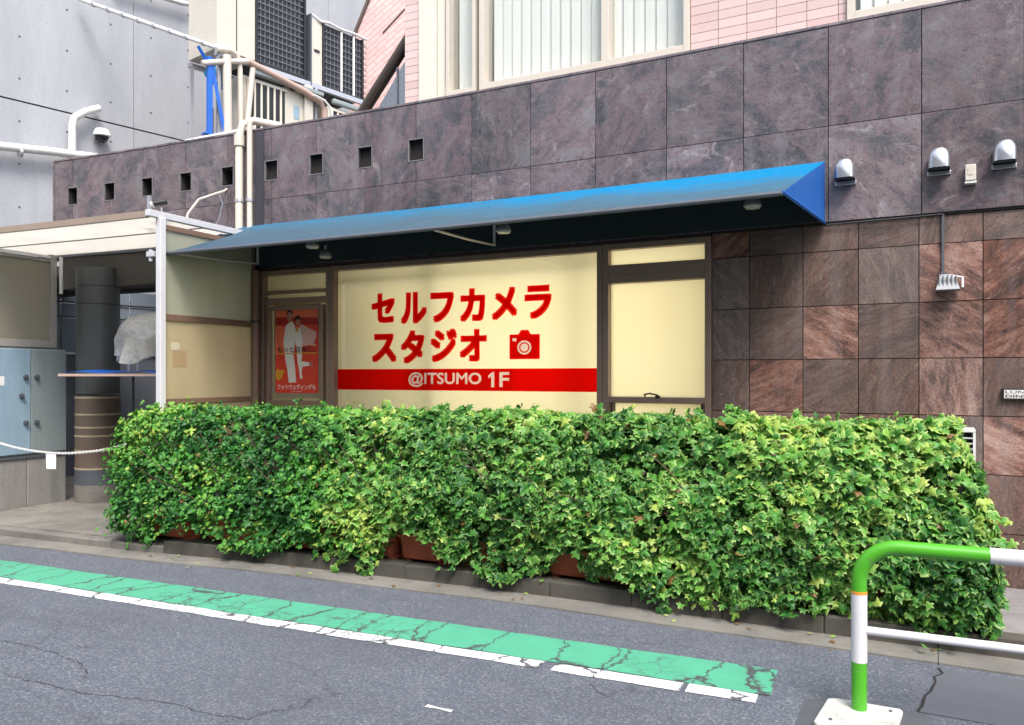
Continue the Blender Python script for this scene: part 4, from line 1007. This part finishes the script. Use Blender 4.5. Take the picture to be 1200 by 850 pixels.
# ================================================================== ROOF PLANT BEHIND THE PARAPET
struct(MB().wbox(-.95, 6, -1.6, 1.3, 4.0, 4.1, RA), 'plant_deck', 'concrete_old')
def tall_unit(t0, ts, t1, z0, z1, name_label, cell=(.075, .095), bars=()):
    t = thing('condenser_unit', name_label, 'air conditioner', RA(t0, 0, z0), 'tall condenser units on the roof')
    MB().wbox(t0, ts, -.75, 0, z0, z1, RA).build('casing_panel', 'ac_beige', t, bevel=.008)
    MB().wbox(ts+.004, t1, -.75, -.03, z0, z1, RA).build('coil', 'dark_coil', t)
    m = MB(); q = ts+.02
    while q < t1: m.wbox(q, q+.010, -.029, -.018, z0+.01, z1-.01, RA); q += cell[0]
    q = z0+.02
    while q < z1: m.wbox(ts+.01, t1, -.017, -.008, q, q+.012, RA); q += cell[1]
    m.build('wire_guard', 'grid', t)
    m = MB(); m.wbox(ts+.003, ts+.04, -.03, .012, z0-.02, z1, RA); m.wbox(t1-.035, t1, -.03, .012, z0-.02, z1, RA); m.wbox(ts+.04, t1-.035, -.03, .012, z0-.02, z0+.02, RA); m.build('guard_frame', 'black', t)
    for b in bars: MB().wbox(b, b+.03, -.01, .014, z0+.02, z1, RA).build('upright', 'pipe_white', t)
    MB().wbox((t0+ts)/2-.05, (t0+ts)/2+.05, 0, .012, z0+.84*min(1, (z1-z0)*.6), z0+.84*min(1, (z1-z0)*.6)+.035, RA).build('handle_slot', 'black', t)
    return t
u1 = tall_unit(-.60, .0, .88, 6.08, 8.3, 'tall beige roof unit with dark gridded coil, cut by the top of the picture')
MB().wbox(-.31, -.295, 0, .006, 6.08, 8.3, RA).build('panel_joint', 'slate', u1)
u2 = tall_unit(.98, 1.19, 2.02, 6.05, 7.04, 'shorter roof unit with dark gridded coil beside the pink gable', bars=(1.55, 1.80))
MB().wbox(.955, .978, -.5, .02, 6.0, 7.1, RA).build('side_panel', 'slate', u2)
m = MB()
for i in range(10): m.wbox(2.04, 2.10, -.02, 0, 6.08+i*.095, 6.12+i*.095, RA)
m.build('perforated_strip', 'pipe_pink', u2, kind='stuff')
m = MB(); m.tube([RA(1.0, 0, 7.10), RA(1.15, .02, 7.04), RA(1.3, .02, 7.07), RA(1.55, .02, 7.05), RA(1.8, .02, 7.07), RA(2.08, .02, 7.06)], .02, 6); m.build('top_lagging', 'pipe_white', u2)
def low_unit(t0, t1, z1, g0, g1, label):
    t = thing('louvred_unit', label, 'air conditioner', RA(t0, 0, 4.1), 'low louvred units on the roof')
    MB().wbox(t0, t1, -.6, 0, 4.102, z1, RA).build('casing', 'ac_beige', t, bevel=.01)
    MB().wbox(g0, g1, 0, .006, 4.5, z1-.06, RA).build('grille_recess', 'black', t)
    q = g0
    while q < g1+.01: MB().wbox(q, q+.028, .006, .022, 4.5, z1-.06, RA).build('grille_bar', 'cream_panel', t); q += .11
    MB().wbox(g0-.02, g1+.03, .006, .024, z1-.06, z1-.03, RA).build('grille_rail', 'cream_panel', t)
    return t
l1 = low_unit(-.22, 1.0, 5.83, -.14, .50, 'low beige roof unit with louvre bars beside the vertical cream pipes')
MB().wbox(.66, .76, .001, .006, 5.42, 5.62, RA).build('blue_logo_sticker', 'cab_blue', l1)
l2 = low_unit(1.30, 2.0, 5.78, 1.36, 1.92, 'low roof unit with louvre bars under the gridded unit beside the pink gable')
t = thing('duct_tray', 'blue grey tray running under the tall units', 'duct', RA(.5, .1, 5.9))
MB().wbox(-.10, 1.15, .0, .10, 5.86, 5.92, RA).build('tray', 'cab', t, bevel=.01)
MB().wbox(1.36, 2.0, .0, .08, 5.82, 5.90, RA).build('tray', 'cab', t, bevel=.02)
t = thing('unit_frame', 'grey steel frame carrying the tall roof units', 'frame', RA(.8, 0, 4.1))
MB().wbox(-.62, 2.1, -.04, .02, 5.98, 6.05, RA).build('rail', 'alu', t); MB().wbox(-.62, 2.1, -.75, -.69, 5.98, 6.045, RA).build('rail', 'alu', t)
for q in (-.60, 1.04, 2.04):
    for b in (-.03, -.74): MB().wbox(q, q+.05, b, b+.05, 4.102, 5.978, RA).build('leg', 'alu', t)
MB().wbox(.83, .98, .02, .05, 4.2, 5.97, RA).build('beige_panel', 'ac_beige', t)
t = thing('lagged_pipe', 'pinkish lagged pipe sloping down beneath the tall roof unit', 'pipe', RA(.5, .25, 5.9))
MB().tube([RA(-.22, .09, 6.00), RA(.3, .09, 5.92), RA(.8, .09, 5.84), RA(1.08, .09, 5.76), RA(1.15, .09, 5.66), RA(1.17, .09, 5.4), RA(1.17, .09, 4.12)], .048, 12).build('lagging', 'pipe_pink', t, smooth=True)
t = thing('bent_pipe', 'white condensate pipe dropping in a bend beside the low unit', 'pipe', RA(1.2, .3, 5.6))
MB().tube([RA(.9, .17, 5.80), RA(1.1, .17, 5.77), RA(1.2, .17, 5.70), RA(1.27, .17, 5.5), RA(1.30, .17, 5.2), RA(1.30, .17, 4.12)], .018, 8).build('pipe', 'pipe_white', t, smooth=True)
# cream pipe bundle that comes over the parapet
t = thing('cream_pipe_bundle', 'bundle of vertical cream pipes and elbows beside the blue frame', 'pipe', RA(-.4, .2, 4.1))
MB().tube([RA(-.66, .08, 6.02), RA(-.46, .08, 6.07), RA(-.36, .08, 6.05), RA(-.31, .08, 5.98), RA(-.295, .08, 5.85), RA(-.27, .08, 4.12)], .036, 10).build('pipe', 'pipe_cream', t, smooth=True)
MB().tube([RA(-.50, .08, 5.98), RA(-.48, .08, 4.12)], .060, 12).build('pipe', 'pipe_cream', t, smooth=True)
MB().tube([RA(-.10, .09, 5.92), RA(-.20, .09, 5.0), RA(-.25, .16, 4.6)], .040, 10).build('pipe', 'pipe_cream', t, smooth=True)
MB().tube([RA(-.85, .04, 5.78), RA(-.50, .08, 5.90), RA(-.2, .12, 5.98)], .038, 10).build('pipe', 'pipe_cream', t, smooth=True)
MB().tube([RA(-.60, .0, 5.6), RA(-.585, .0, 5.2), RA(-.56, .0, 4.9), RA(-.56, .0, 4.15)], .02, 6).build('dark_hose', 'black', t)
MB().wbox(-.68, -.62, -.1, -.05, 4.102, 5.25, RA).build('brown_plank', 'pipe_brown', t)
t = thing('pipe_support_frame', 'bright blue steel post with a slanting brace standing on the parapet', 'frame', RA(-.8, .35, 4.1))
MB().wbox(-.765, -.70, .0, .06, 4.102, 5.90, RA).build('post', 'blue_steel', t, bevel=.004)
MB().tube([RA(-.70, .03, 5.82), RA(-.52, .06, 4.90), RA(-.38, .08, 4.102)], .034, 4).build('brace', 'blue_steel', t)
MB().tube([RA(-.90, .03, 6.00), RA(-.735, .03, 5.78)], .028, 4).build('upper_brace', 'blue_steel', t)
MB().wbox(-.82, -.58, -.03, .09, 4.83, 4.855, RA).build('foot_plate', 'blue_steel', t, bevel=.003)
t = thing('blue_cover', 'teal blue rolled cloth cover behind the cream pipes', 'cover', RA(-.5, .1, 5.6))
m = MB(); m.tube([RA(-.68, -.15, 5.74), RA(-.58, -.15, 5.76), RA(-.48, -.15, 5.72), RA(-.40, -.15, 5.60)], [.05, .11, .12, .07], 14); m.build('cloth', 'blue_fabric', t, smooth=True)
t = thing('long_white_pipe', 'long thin white pipe on brackets sloping across in front of the concrete wall', 'pipe', RF(.5, .6, 6.9))
pa = RF(.12, .12, 7.17); pb = RA(-.60, .08, 6.04)
MB().tube([pa.lerp(pb, i/8) for i in range(9)], .03, 10).build('pipe', 'pipe_white', t, smooth=True)
for i in range(1, 9):
    p = pa.lerp(pb, i/9); MB().tube([p-(pb-pa).normalized()*.02, p+(pb-pa).normalized()*.02], .042, 10).build('pipe_clip', 'alu', t)
t = thing('parapet_pipe', 'white pipe lying along the top of the parapet beside the blue frame', 'pipe', W(-7.3, -.2, 4.2))
MB().tube([W(-7.6, -.15, 4.22), W(-7.3, -.15, 4.23), W(-6.9, -.15, 4.24), W(-6.6, -.12, 4.25)], .035, 10).build('pipe', 'pipe_white', t, smooth=True)
# pipes running down the facade
t = thing('down_pipe', 'thick cream drainpipe coming over the parapet and running down the corner', 'pipe', W(-6.60, .08, 3))
MB().tube([W(-6.25, -.18, 4.24), W(-6.4, -.10, 4.27), W(-6.52, -.05, 4.30), W(-6.585, .05, 4.24), W(-6.60, .085, 4.10), W(-6.60, .085, 2.6), W(-6.60, .085, 1.0), W(-6.60, .085, .1)], .042, 14).build('pipe', 'pipe_cream', t, smooth=True)
MB().tube([W(-6.60, .085, 4.12), W(-6.60, .085, 4.0)], .056, 14).build('collar', 'pipe_cream', t, smooth=True)
for z in (3.4, 2.2, 1.6): MB().tube([W(-6.60, .085, z), W(-6.60, .085, z+.03)], .05, 12).build('pipe_clip', 'alu', t)
t = thing('slim_down_pipe', 'slimmer cream drainpipe right beside the thick one', 'pipe', W(-6.48, .07, 3))
MB().tube([W(-6.47, .07, 4.25), W(-6.47, .07, 2.6), W(-6.47, .07, .1)], .03, 12).build('pipe', 'pipe_cream', t, smooth=True)
for z in (3.4, 2.2): MB().tube([W(-6.47, .07, z), W(-6.47, .07, z+.03)], .037, 12).build('pipe_clip', 'alu', t)
t = thing('brown_down_pipe', 'brown drainpipe beside the poster window', 'pipe', W(-6.37, .09, 1.5))
MB().tube([W(-6.385, .08, 2.66), W(-6.385, .08, .1)], .045, 14).build('pipe', 'pipe_brown', t, smooth=True)
MB().tube([W(-6.385, .08, 2.1), W(-6.385, .08, 2.13)], .052, 14).build('pipe_clip', 'bronze_dark', t, smooth=True)

# ================================================================== GUARDRAIL
G_ = thing('guardrail', 'green and white tubular guardrail on a white base at the bottom right', 'guardrail', (-.318, -2.435, 0))
gx, gy, gh, gr = -.318, -2.435, .775, .0335
gd = Vector((math.cos(R(3)), math.sin(R(3)), 0)); g0 = Vector((gx, gy, 0))
MB().tube([g0+Vector((0, 0, .02)), g0+Vector((0, 0, .243))], gr, 24).build('post', 'green_tube', G_, smooth=True)
MB().tube([g0+Vector((0, 0, .243)), g0+Vector((0, 0, .553))], gr+.001, 24).build('white_sleeve', 'white_tube', G_, smooth=True)
MB().tube([g0+Vector((0, 0, .553)), g0+Vector((0, 0, .566))], gr+.0015, 24).build('orange_ring', 'orange', G_, smooth=True)
br = .165
pts = [g0+Vector((0, 0, .566))]+[g0+gd*(br-br*math.cos(a))+Vector((0, 0, gh-br+br*math.sin(a))) for a in [R(90)*i/12 for i in range(13)]]+[g0+gd*.515+Vector((0, 0, gh))]
MB().tube(pts, gr, 24).build('bent_rail', 'green_tube', G_, smooth=True)
MB().tube([g0+gd*.515+Vector((0, 0, gh)), g0+gd*1.6+Vector((0, 0, gh))], gr+.001, 24).build('top_rail', 'white_tube', G_, smooth=True)
MB().tube([g0+gd*(gr-.005)+Vector((0, 0, .388)), g0+gd*1.99+Vector((0, 0, .388))], .019, 16).build('lower_rail', 'white_tube', G_, smooth=True)
MB().tube([g0+gd*1.6+Vector((0, 0, gh)), g0+gd*(2.0-br)+Vector((0, 0, gh))]+[g0+gd*(2.0-br+br*math.sin(a))+Vector((0, 0, gh-br+br*math.cos(a))) for a in [R(90)*i/10 for i in range(1, 11)]]+[g0+gd*2.0+Vector((0, 0, .02))], gr, 24).build('bent_rail', 'green_tube', G_, smooth=True)
m = MB(); m.prism([(-.46, -2.375), (-.425, -2.35), (-.15, -2.345), (-.14, -2.37), (-.16, -2.66), (-.18, -2.68), (-.47, -2.69), (-.485, -2.67)], .003, .026, lambda p, d, q: Vector((p, q, d))); m.build('base_plate', 'plate', G_, bevel=.006)
for x, y in ((-.19, -2.40), (-.21, -2.62), (-.42, -2.62)): MB().tube([(x, y, .026), (x, y, .031)], .008, 8).build('bolt', 'slate', G_)

# ================================================================== PLANTERS
PS = [(-6.42, -5.92), (-5.72, -5.12), (-5.0, -4.38), (-3.75, -3.36), (-4.30, -3.82), (-3.15, -2.60), (-2.49, -1.90), (-1.84, -1.24), (-1.15, -.55), (-.48, .12)]
desc = ['terracotta planter under the left end of the hedge', 'terracotta planter half covered by ivy, second from the left end', 'terracotta planter with one corner showing under the poster side of the hedge', 'bare terracotta planter in plain view under the middle of the hedge',
        'terracotta planter hidden behind ivy left of the bare one', 'terracotta planter in a dark gap right of the bare one', 'terracotta planter showing a long low strip right of the middle', 'terracotta planter barely showing below the plain yellow window',
        'terracotta planter deep under the thick ivy beneath the red stone wall', 'terracotta planter at the right end of the hedge behind the guardrail']
for (a, b), d in zip(PS, desc):
    mid = (a+b)/2; nf = kn(mid)-.15
    t = thing('planter', d, 'planter', W(mid, nf-.12, .09), 'terracotta planters on the kerb')
    vs = []
    for z, ex in ((.118, -.02), (.30, 0)):
        vs += [W(a-ex+.0, nf+ex, z), W(b+ex, nf+ex, z), W(b+ex, nf-.26-ex, z), W(a-ex, nf-.26-ex, z)]
    m = MB(); m.add(vs, [(3, 2, 1, 0), (0, 1, 5, 4), (1, 2, 6, 5), (2, 3, 7, 6), (3, 0, 4, 7)]); m.build('tub', 'terracotta', t, bevel=.012)
    MB().box(a-.012, b+.012, nf-.012, nf+.014, .285, .315).build('rim', 'terracotta', t, bevel=.006); MB().box(a-.012, b+.012, nf-.272, nf-.25, .285, .315).build('rim', 'terracotta', t, bevel=.006)
    MB().box(a+.01, b-.01, nf-.25, nf-.013, .28, .292).build('soil', 'soil', t)
    MB().box(a+.02, a+.06, nf-.22, nf-.05, .086, .118).box(b-.06, b-.02, nf-.22, nf-.05, .086, .118).build('foot', 'terracotta', t)

# ================================================================== HEDGE
HG = thing('ivy_hedge', 'long dense ivy hedge with variegated leaves spilling over terracotta planters along the kerb', 'hedge', W(-3, 1.2, .1))
def nz(x, y, z, f, seed=0): return noise.noise(Vector((x*f+seed, y*f, z*f)))
def hull(s, z):
    """outermost n of the foliage front and its top / bottom at s"""
    top = 1.255+.05*nz(s, 0, 0, 2.3, 3)+.035*nz(s, 0, 0, 7, 9)
    bot = .17+.10*nz(s, 0, 0, 1.7, 31)+.07*nz(s, 0, 0, 5, 17)
    for c_, w_, d_ in ((-3.55, .24, .26), (-4.52, .14, .10), (-2.35, .16, .10), (-5.9, .12, .10), (-4.0, .22, -.16), (-2.75, .25, -.10), (-1.55, .15, -.12), (-.9, .5, -.08), (-5.0, .25, -.1), (-1.95, .12, .08), (.0, .4, -.12), (-6.3, .2, -.08)):
        bot += d_*math.exp(-((s-c_)/w_)**2)
    n = kn(s)+.02-.10*max(0, (z-.6))/.6
    n += .11*nz(s, 0, z, 1.6, 5)+.10*nz(s, 0, z, 3.6, 8)+.05*nz(s, 0, z, 8, 12)+.07*math.sin(math.pi*min(1, max(0, z/1.2)))
    if z > top-.18: n -= .22*((z-(top-.18))/.18)**2
    return n, top, max(.03, bot)
SL = lambda z: -6.62-.14*min(1, max(0, (z-.5)/.7))+.06*nz(z, 0, 0, 3, 4)
SRt = lambda z: .30-.20*max(0, (z-.55)/.7)**1.6+.05*nz(z, 1, 0, 4, 6)
IVY = [(0, 0), (.18, -.12), (.46, -.05), (.30, .22), (.62, .42), (.28, .50), (.0, 1.0)]
def ivy_outline():
    Lh = IVY[1:-1]; return [(0., .06)]+[(x, y) for x, y in Lh]+[(0., 1.)]+[(-x, y) for x, y in Lh[::-1]]
OV = [(0, 0), (.26, .2), (.36, .5), (.22, .82), (0, 1.), (-.22, .82), (-.36, .5), (-.26, .2)]
IVY2 = [(0, .06), (.22, -.08), (.40, .12), (.52, .48), (.24, .46), (.16, .74), (0, 1.08), (-.16, .74), (-.24, .46), (-.52, .48), (-.40, .12), (-.22, -.08)]
T_ivy = ivy_outline(); T_ov = OV
def template(out):
    k = len(out)
    vs = [(x, y, -.10*abs(x)*2-.10*(y-.4)**2) for x, y in out]+[(0, .42, .06)]
    # an inner ring gives the leaf a green middle and a pale margin
    ins = [(x*.62, .42+(y-.42)*.62, .02-.05*abs(x)) for x, y in out]
    vs = [np.array(v) for v in vs[:k]]+[np.array(v) for v in ins]+[np.array(vs[k])]
    fs = []
    for i in range(k):
        j = (i+1) % k
        fs.append((i, j, k+j)); fs.append((i, k+j, k+i)); fs.append((k+i, k+j, 2*k))
    rim = [1.0]*k+[.55]*k+[0.0]
    return np.array(vs, dtype=np.float32), np.array(fs, dtype=np.int32), np.array(rim, dtype=np.float32)
TI, TO, TJ = template(T_ivy), template(T_ov), template(IVY2)
leaves = []      # (pos, R3x3, size, kind, tint, variegation)
rng = random.Random(11)
def leaf_at(s, n, z, nd, size, depth):
    ivy = rng.random() < min(1, max(.12, (s+5.2)/2.2))
    a = ang(s); out = Vector((math.sin(a), -math.cos(a), 0)); al = Vector((math.cos(a), math.sin(a), 0)); up = Vector((0, 0, 1))
    nn = (out*nd[0]+al*nd[1]+up*nd[2]+Vector((rng.gauss(0, .42), rng.gauss(0, .42), rng.gauss(0, .42)))).normalized()
    tip = (Vector((rng.gauss(0, .6), rng.gauss(0, .6), -.75+rng.gauss(0, .55)))); tip = (tip-nn*tip.dot(nn)).normalized()
    sx = tip.cross(nn).normalized()
    big = noise.noise(Vector((s*1.1, z*1.3, 2))); med = noise.noise(Vector((s*3.5, z*3.5, 7)))
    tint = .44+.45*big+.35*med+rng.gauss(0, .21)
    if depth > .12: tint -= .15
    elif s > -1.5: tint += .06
    if rng.random() < .015: tint = 1.0
    var = (rng.uniform(.5, .95) if rng.random() < .55+.25*med else .2) if (ivy and s > -4.3) else (.3 if rng.random() < .15 else .0)
    if ivy and s > -2.2: size *= .96
    if not ivy: size *= .68
    size *= 1.22; size *= rng.choice([.8, 1., 1.1, 1.15, 1.3]); leaves.append((W(s, n, z), sx, tip, nn, size, (1+(rng.random() < .45)) if ivy else 0, min(1, max(0, tint)), var, 0. if rng.random() < .006 else 1.))
cnt = 0
while cnt < 9500:                      # inner layer of the front skin
    s = rng.uniform(-6.75, .36); z = rng.uniform(.02, 1.32)
    nf, top, bot = hull(s, z)
    if z > top or z < bot or s < SL(z) or s > SRt(z): continue
    dens = noise.noise(Vector((s*2.6, z*2.6, 40)))+.6*noise.noise(Vector((s*6, z*6, 60)))
    if dens < -.38 and rng.random() < .45: continue
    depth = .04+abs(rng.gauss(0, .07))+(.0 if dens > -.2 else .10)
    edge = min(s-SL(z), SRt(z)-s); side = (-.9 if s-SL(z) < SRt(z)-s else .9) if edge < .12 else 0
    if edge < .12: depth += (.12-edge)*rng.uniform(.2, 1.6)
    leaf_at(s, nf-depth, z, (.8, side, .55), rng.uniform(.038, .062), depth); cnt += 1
cnt = 0
while cnt < 2500:                      # leafy shoots that arch out and hang over the face
    s = rng.uniform(-6.7, .34); z = rng.uniform(.10, 1.30)
    nf, top, bot = hull(s, z)
    if z > top or z < bot or s < SL(z) or s > SRt(z): continue
    dens = noise.noise(Vector((s*2.6, z*2.6, 40)))+.6*noise.noise(Vector((s*6, z*6, 60)))
    if dens < -.30 and rng.random() < .6: continue
    edge = min(s-SL(z), SRt(z)-s); n = nf-.03-rng.uniform(0, .05)-(max(0, .12-edge)*1.2)
    ds, dn, dz = rng.gauss(0, .016), rng.uniform(.008, .024), rng.gauss(.004, .018)
    base_size = rng.uniform(.046, .072); cnt += 1
    for k_ in range(rng.randint(3, 6)):
        if z < bot-.02 or z > top+.05: break
        leaf_at(s+rng.gauss(0, .014), n, z+rng.gauss(0, .012), (.65, rng.gauss(0, .3), .75), base_size*(1-.10*k_), 0)
        s += ds; n += dn; z += dz; dz -= .011; dn *= .82
cnt = 0
while cnt < 5000:                      # deep layer so that the wall does not show through
    s = rng.uniform(-6.7, .25); z = rng.uniform(.30, 1.2); nf, top, bot = hull(s, z)
    if s < SL(z)+.1 or s > SRt(z)-.1: continue
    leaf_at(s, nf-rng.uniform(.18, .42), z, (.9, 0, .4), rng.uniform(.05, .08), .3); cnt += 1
cnt = 0
while cnt < 6500:                      # top and back
    s = rng.uniform(-6.7, .2); z0 = 1.2; nf, top, bot = hull(s, z0); n = rng.uniform(.55, nf-.02)
    if s < SL(1.2) or s > SRt(1.2): continue
    z = top-abs(rng.gauss(0, .05))-.05*((n-(nf+.5)/2)/.5)**2
    leaf_at(s, n, z, (.2, 0, 1.), rng.uniform(.04, .062), .0); cnt += 1
cnt = 0
while cnt < 3000:                      # both ends
    z = rng.uniform(.1, 1.27); right = rng.random() < .55
    s = (SRt(z)-abs(rng.gauss(0, .04))) if right else (SL(z)+abs(rng.gauss(0, .04)))
    nf, top, bot = hull(s, z)
    if z > top or z < bot: continue
    leaf_at(s, rng.uniform(.55, nf-.06), z, (.2, .95 if right else -.95, .35), rng.uniform(.042, .062), 0); cnt += 1
for i in range(60):                    # stray shoots above the top and hanging tips below
    s = rng.uniform(-6.6, .1); nf, top, bot = hull(s, 1.2); n = rng.uniform(nf-.5, nf-.1); hgt = rng.uniform(.03, .10)
    for k_ in range(4): leaf_at(s+rng.gauss(0, .015), n, top+hgt*k_/4, (.5, rng.gauss(0, .6), .5), rng.uniform(.03, .05), 0)
for i in range(10):
    s = rng.uniform(-6.5, .3); nf, top, bot = hull(s, .2)
    if -3.85 < s < -3.25: continue
    for k_ in range(4): leaf_at(s+rng.gauss(0, .02), nf-rng.uniform(0, .06), max(.03, bot-.025*k_), (1, 0, .2), rng.uniform(.04, .058), 0)
def leaf_arrays(Ls, tpl):
    V, F, Rm = tpl; n = len(Ls); k = len(V)
    P = np.array([l[0] for l in Ls]); X = np.array([l[1] for l in Ls]); Y = np.array([l[2] for l in Ls]); Z = np.array([l[3] for l in Ls]); S = np.array([l[4] for l in Ls])
    bend = np.random.uniform(.4, 1.9, n)
    vv = P[:, None, :]+S[:, None, None]*(V[None, :, 0, None]*X[:, None, :]+(V[None, :, 1, None]-.4)*Y[:, None, :]+(V[None, :, 2]*bend[:, None])[:, :, None]*Z[:, None, :])
    ff = F[None]+(np.arange(n)*k)[:, None, None]
    col = np.zeros((n, k, 4), dtype=np.float32); col[:, :, 0] = Rm[None]; col[:, :, 1] = np.array([l[6] for l in Ls])[:, None]; col[:, :, 2] = np.array([l[7] for l in Ls])[:, None]; col[:, :, 3] = np.array([l[8] for l in Ls])[:, None]
    return vv.reshape(-1, 3), ff.reshape(-1, 3), col.reshape(-1, 4)
def leaf_mesh(name, V, F, Cc):
    me = bpy.data.meshes.new(name); me.vertices.add(len(V)); me.vertices.foreach_set('co', V.astype(np.float32).ravel())
    me.loops.add(len(F)*3); me.loops.foreach_set('vertex_index', F.astype(np.int32).ravel())
    me.polygons.add(len(F)); me.polygons.foreach_set('loop_start', np.arange(0, len(F)*3, 3, dtype=np.int32)); me.polygons.foreach_set('use_smooth', [True]*len(F))
    at = me.attributes.new('leafcol', 'FLOAT_COLOR', 'POINT'); at.data.foreach_set('color', Cc.ravel())
    me.update(calc_edges=True); me.materials.append(M['leaf']); return me
hgo = np.array(HG['org'])
# the 300 leaves that show largest (near the camera, on the very front) become parts of their own
camp = cam.location
front = sorted([i for i, l in enumerate(leaves) if l[5] == 1 and l[8] > .5], key=lambda i: (leaves[i][0]-camp).length-8*leaves[i][4])[:900]
rng.shuffle(front); single = set(front[:290])
rest_i = [l for i, l in enumerate(leaves) if i not in single and l[5] == 1]; rest_j = [l for l in leaves if l[5] == 2]; rest_o = [l for l in leaves if not l[5]]
a1 = leaf_arrays(rest_i, TI); a2 = leaf_arrays(rest_o, TO); a3 = leaf_arrays(rest_j, TJ)
V = np.vstack([a1[0], a2[0], a3[0]])-hgo; F = np.vstack([a1[1], a2[1]+len(a1[0]), a3[1]+len(a1[0])+len(a2[0])]); Cc = np.vstack([a1[2], a2[2], a3[2]])
fo = bpy.data.objects.new('foliage', leaf_mesh('foliage', V, F, Cc)); COL.objects.link(fo); fo.parent = HG; fo['kind'] = 'stuff'
lmesh = []
for i in range(8):
    l = (Vector((0, 0, 0)), Vector((1, 0, 0)), Vector((0, 1, 0)), Vector((0, 0, 1)), 1.0, True, .15+.1*i, .8 if i % 3 == 0 else .2, 1.)
    lmesh.append(leaf_mesh('leaf', *leaf_arrays([l], TI)))
for i in sorted(single):
    l = leaves[i]; o = bpy.data.objects.new('leaf', lmesh[min(7, max(0, int((l[6]-.1)*10)))]); COL.objects.link(o); o.parent = HG
    mm = Matrix((l[1], l[2], l[3])).transposed().to_4x4(); o.matrix_local = Matrix.Translation(l[0]-Vector(HG['org'])) @ mm @ Matrix.Scale(l[4], 4)
# stems
m = MB()
for i in range(170):
    s = rng.uniform(-6.5, -.15); n0 = kn(s)-rng.uniform(.18, .4); p = W(s, n0, .28); pts = [p]; d = Vector((rng.gauss(0, .25), rng.gauss(0, .2), 1))
    for k_ in range(5):
        d += Vector((rng.gauss(0, .35), rng.gauss(0, .3), rng.gauss(0, .1))); p = p+d.normalized()*.19; pts.append(p)
    pts = [q for q in pts if q.z < 1.2 and q.x < .12 and -kn(min(q.x, 0))+.10 < q.y+(.0 if q.x > S0 else 9)]
    if len(pts) > 1: m.tube(pts, [.007*(1-.12*j) for j in range(len(pts))], 4, cap=False)
m.build('stems', 'twig', HG, kind='stuff')

# fallen leaves on the gutter
gl = []
for i in range(26):
    s = rng.uniform(-6.6, .3); n = kn(s)+abs(rng.gauss(0, .14))+.02
    a = rng.uniform(0, 6.28); X = Vector((math.cos(a), math.sin(a), 0)); Y = Vector((-math.sin(a), math.cos(a), .1))
    gl.append((W(s, n, .022), X, Y, Vector((0, 0, 1)), rng.uniform(.02, .035), True, rng.choice([.9, 1., .5]), .9, rng.choice([0., 1.])))
v_, f_, c_ = leaf_arrays(gl, TI)
fl = bpy.data.objects.new('fallen_leaves', leaf_mesh('fallen_leaves', v_, f_, c_)); COL.objects.link(fl); fl['kind'] = 'stuff'; fl['label'] = 'small fallen leaves scattered on the gutter'

for o in bpy.data.objects:
    for k_ in ('org', 'local'):
        if k_ in o: del o[k_]
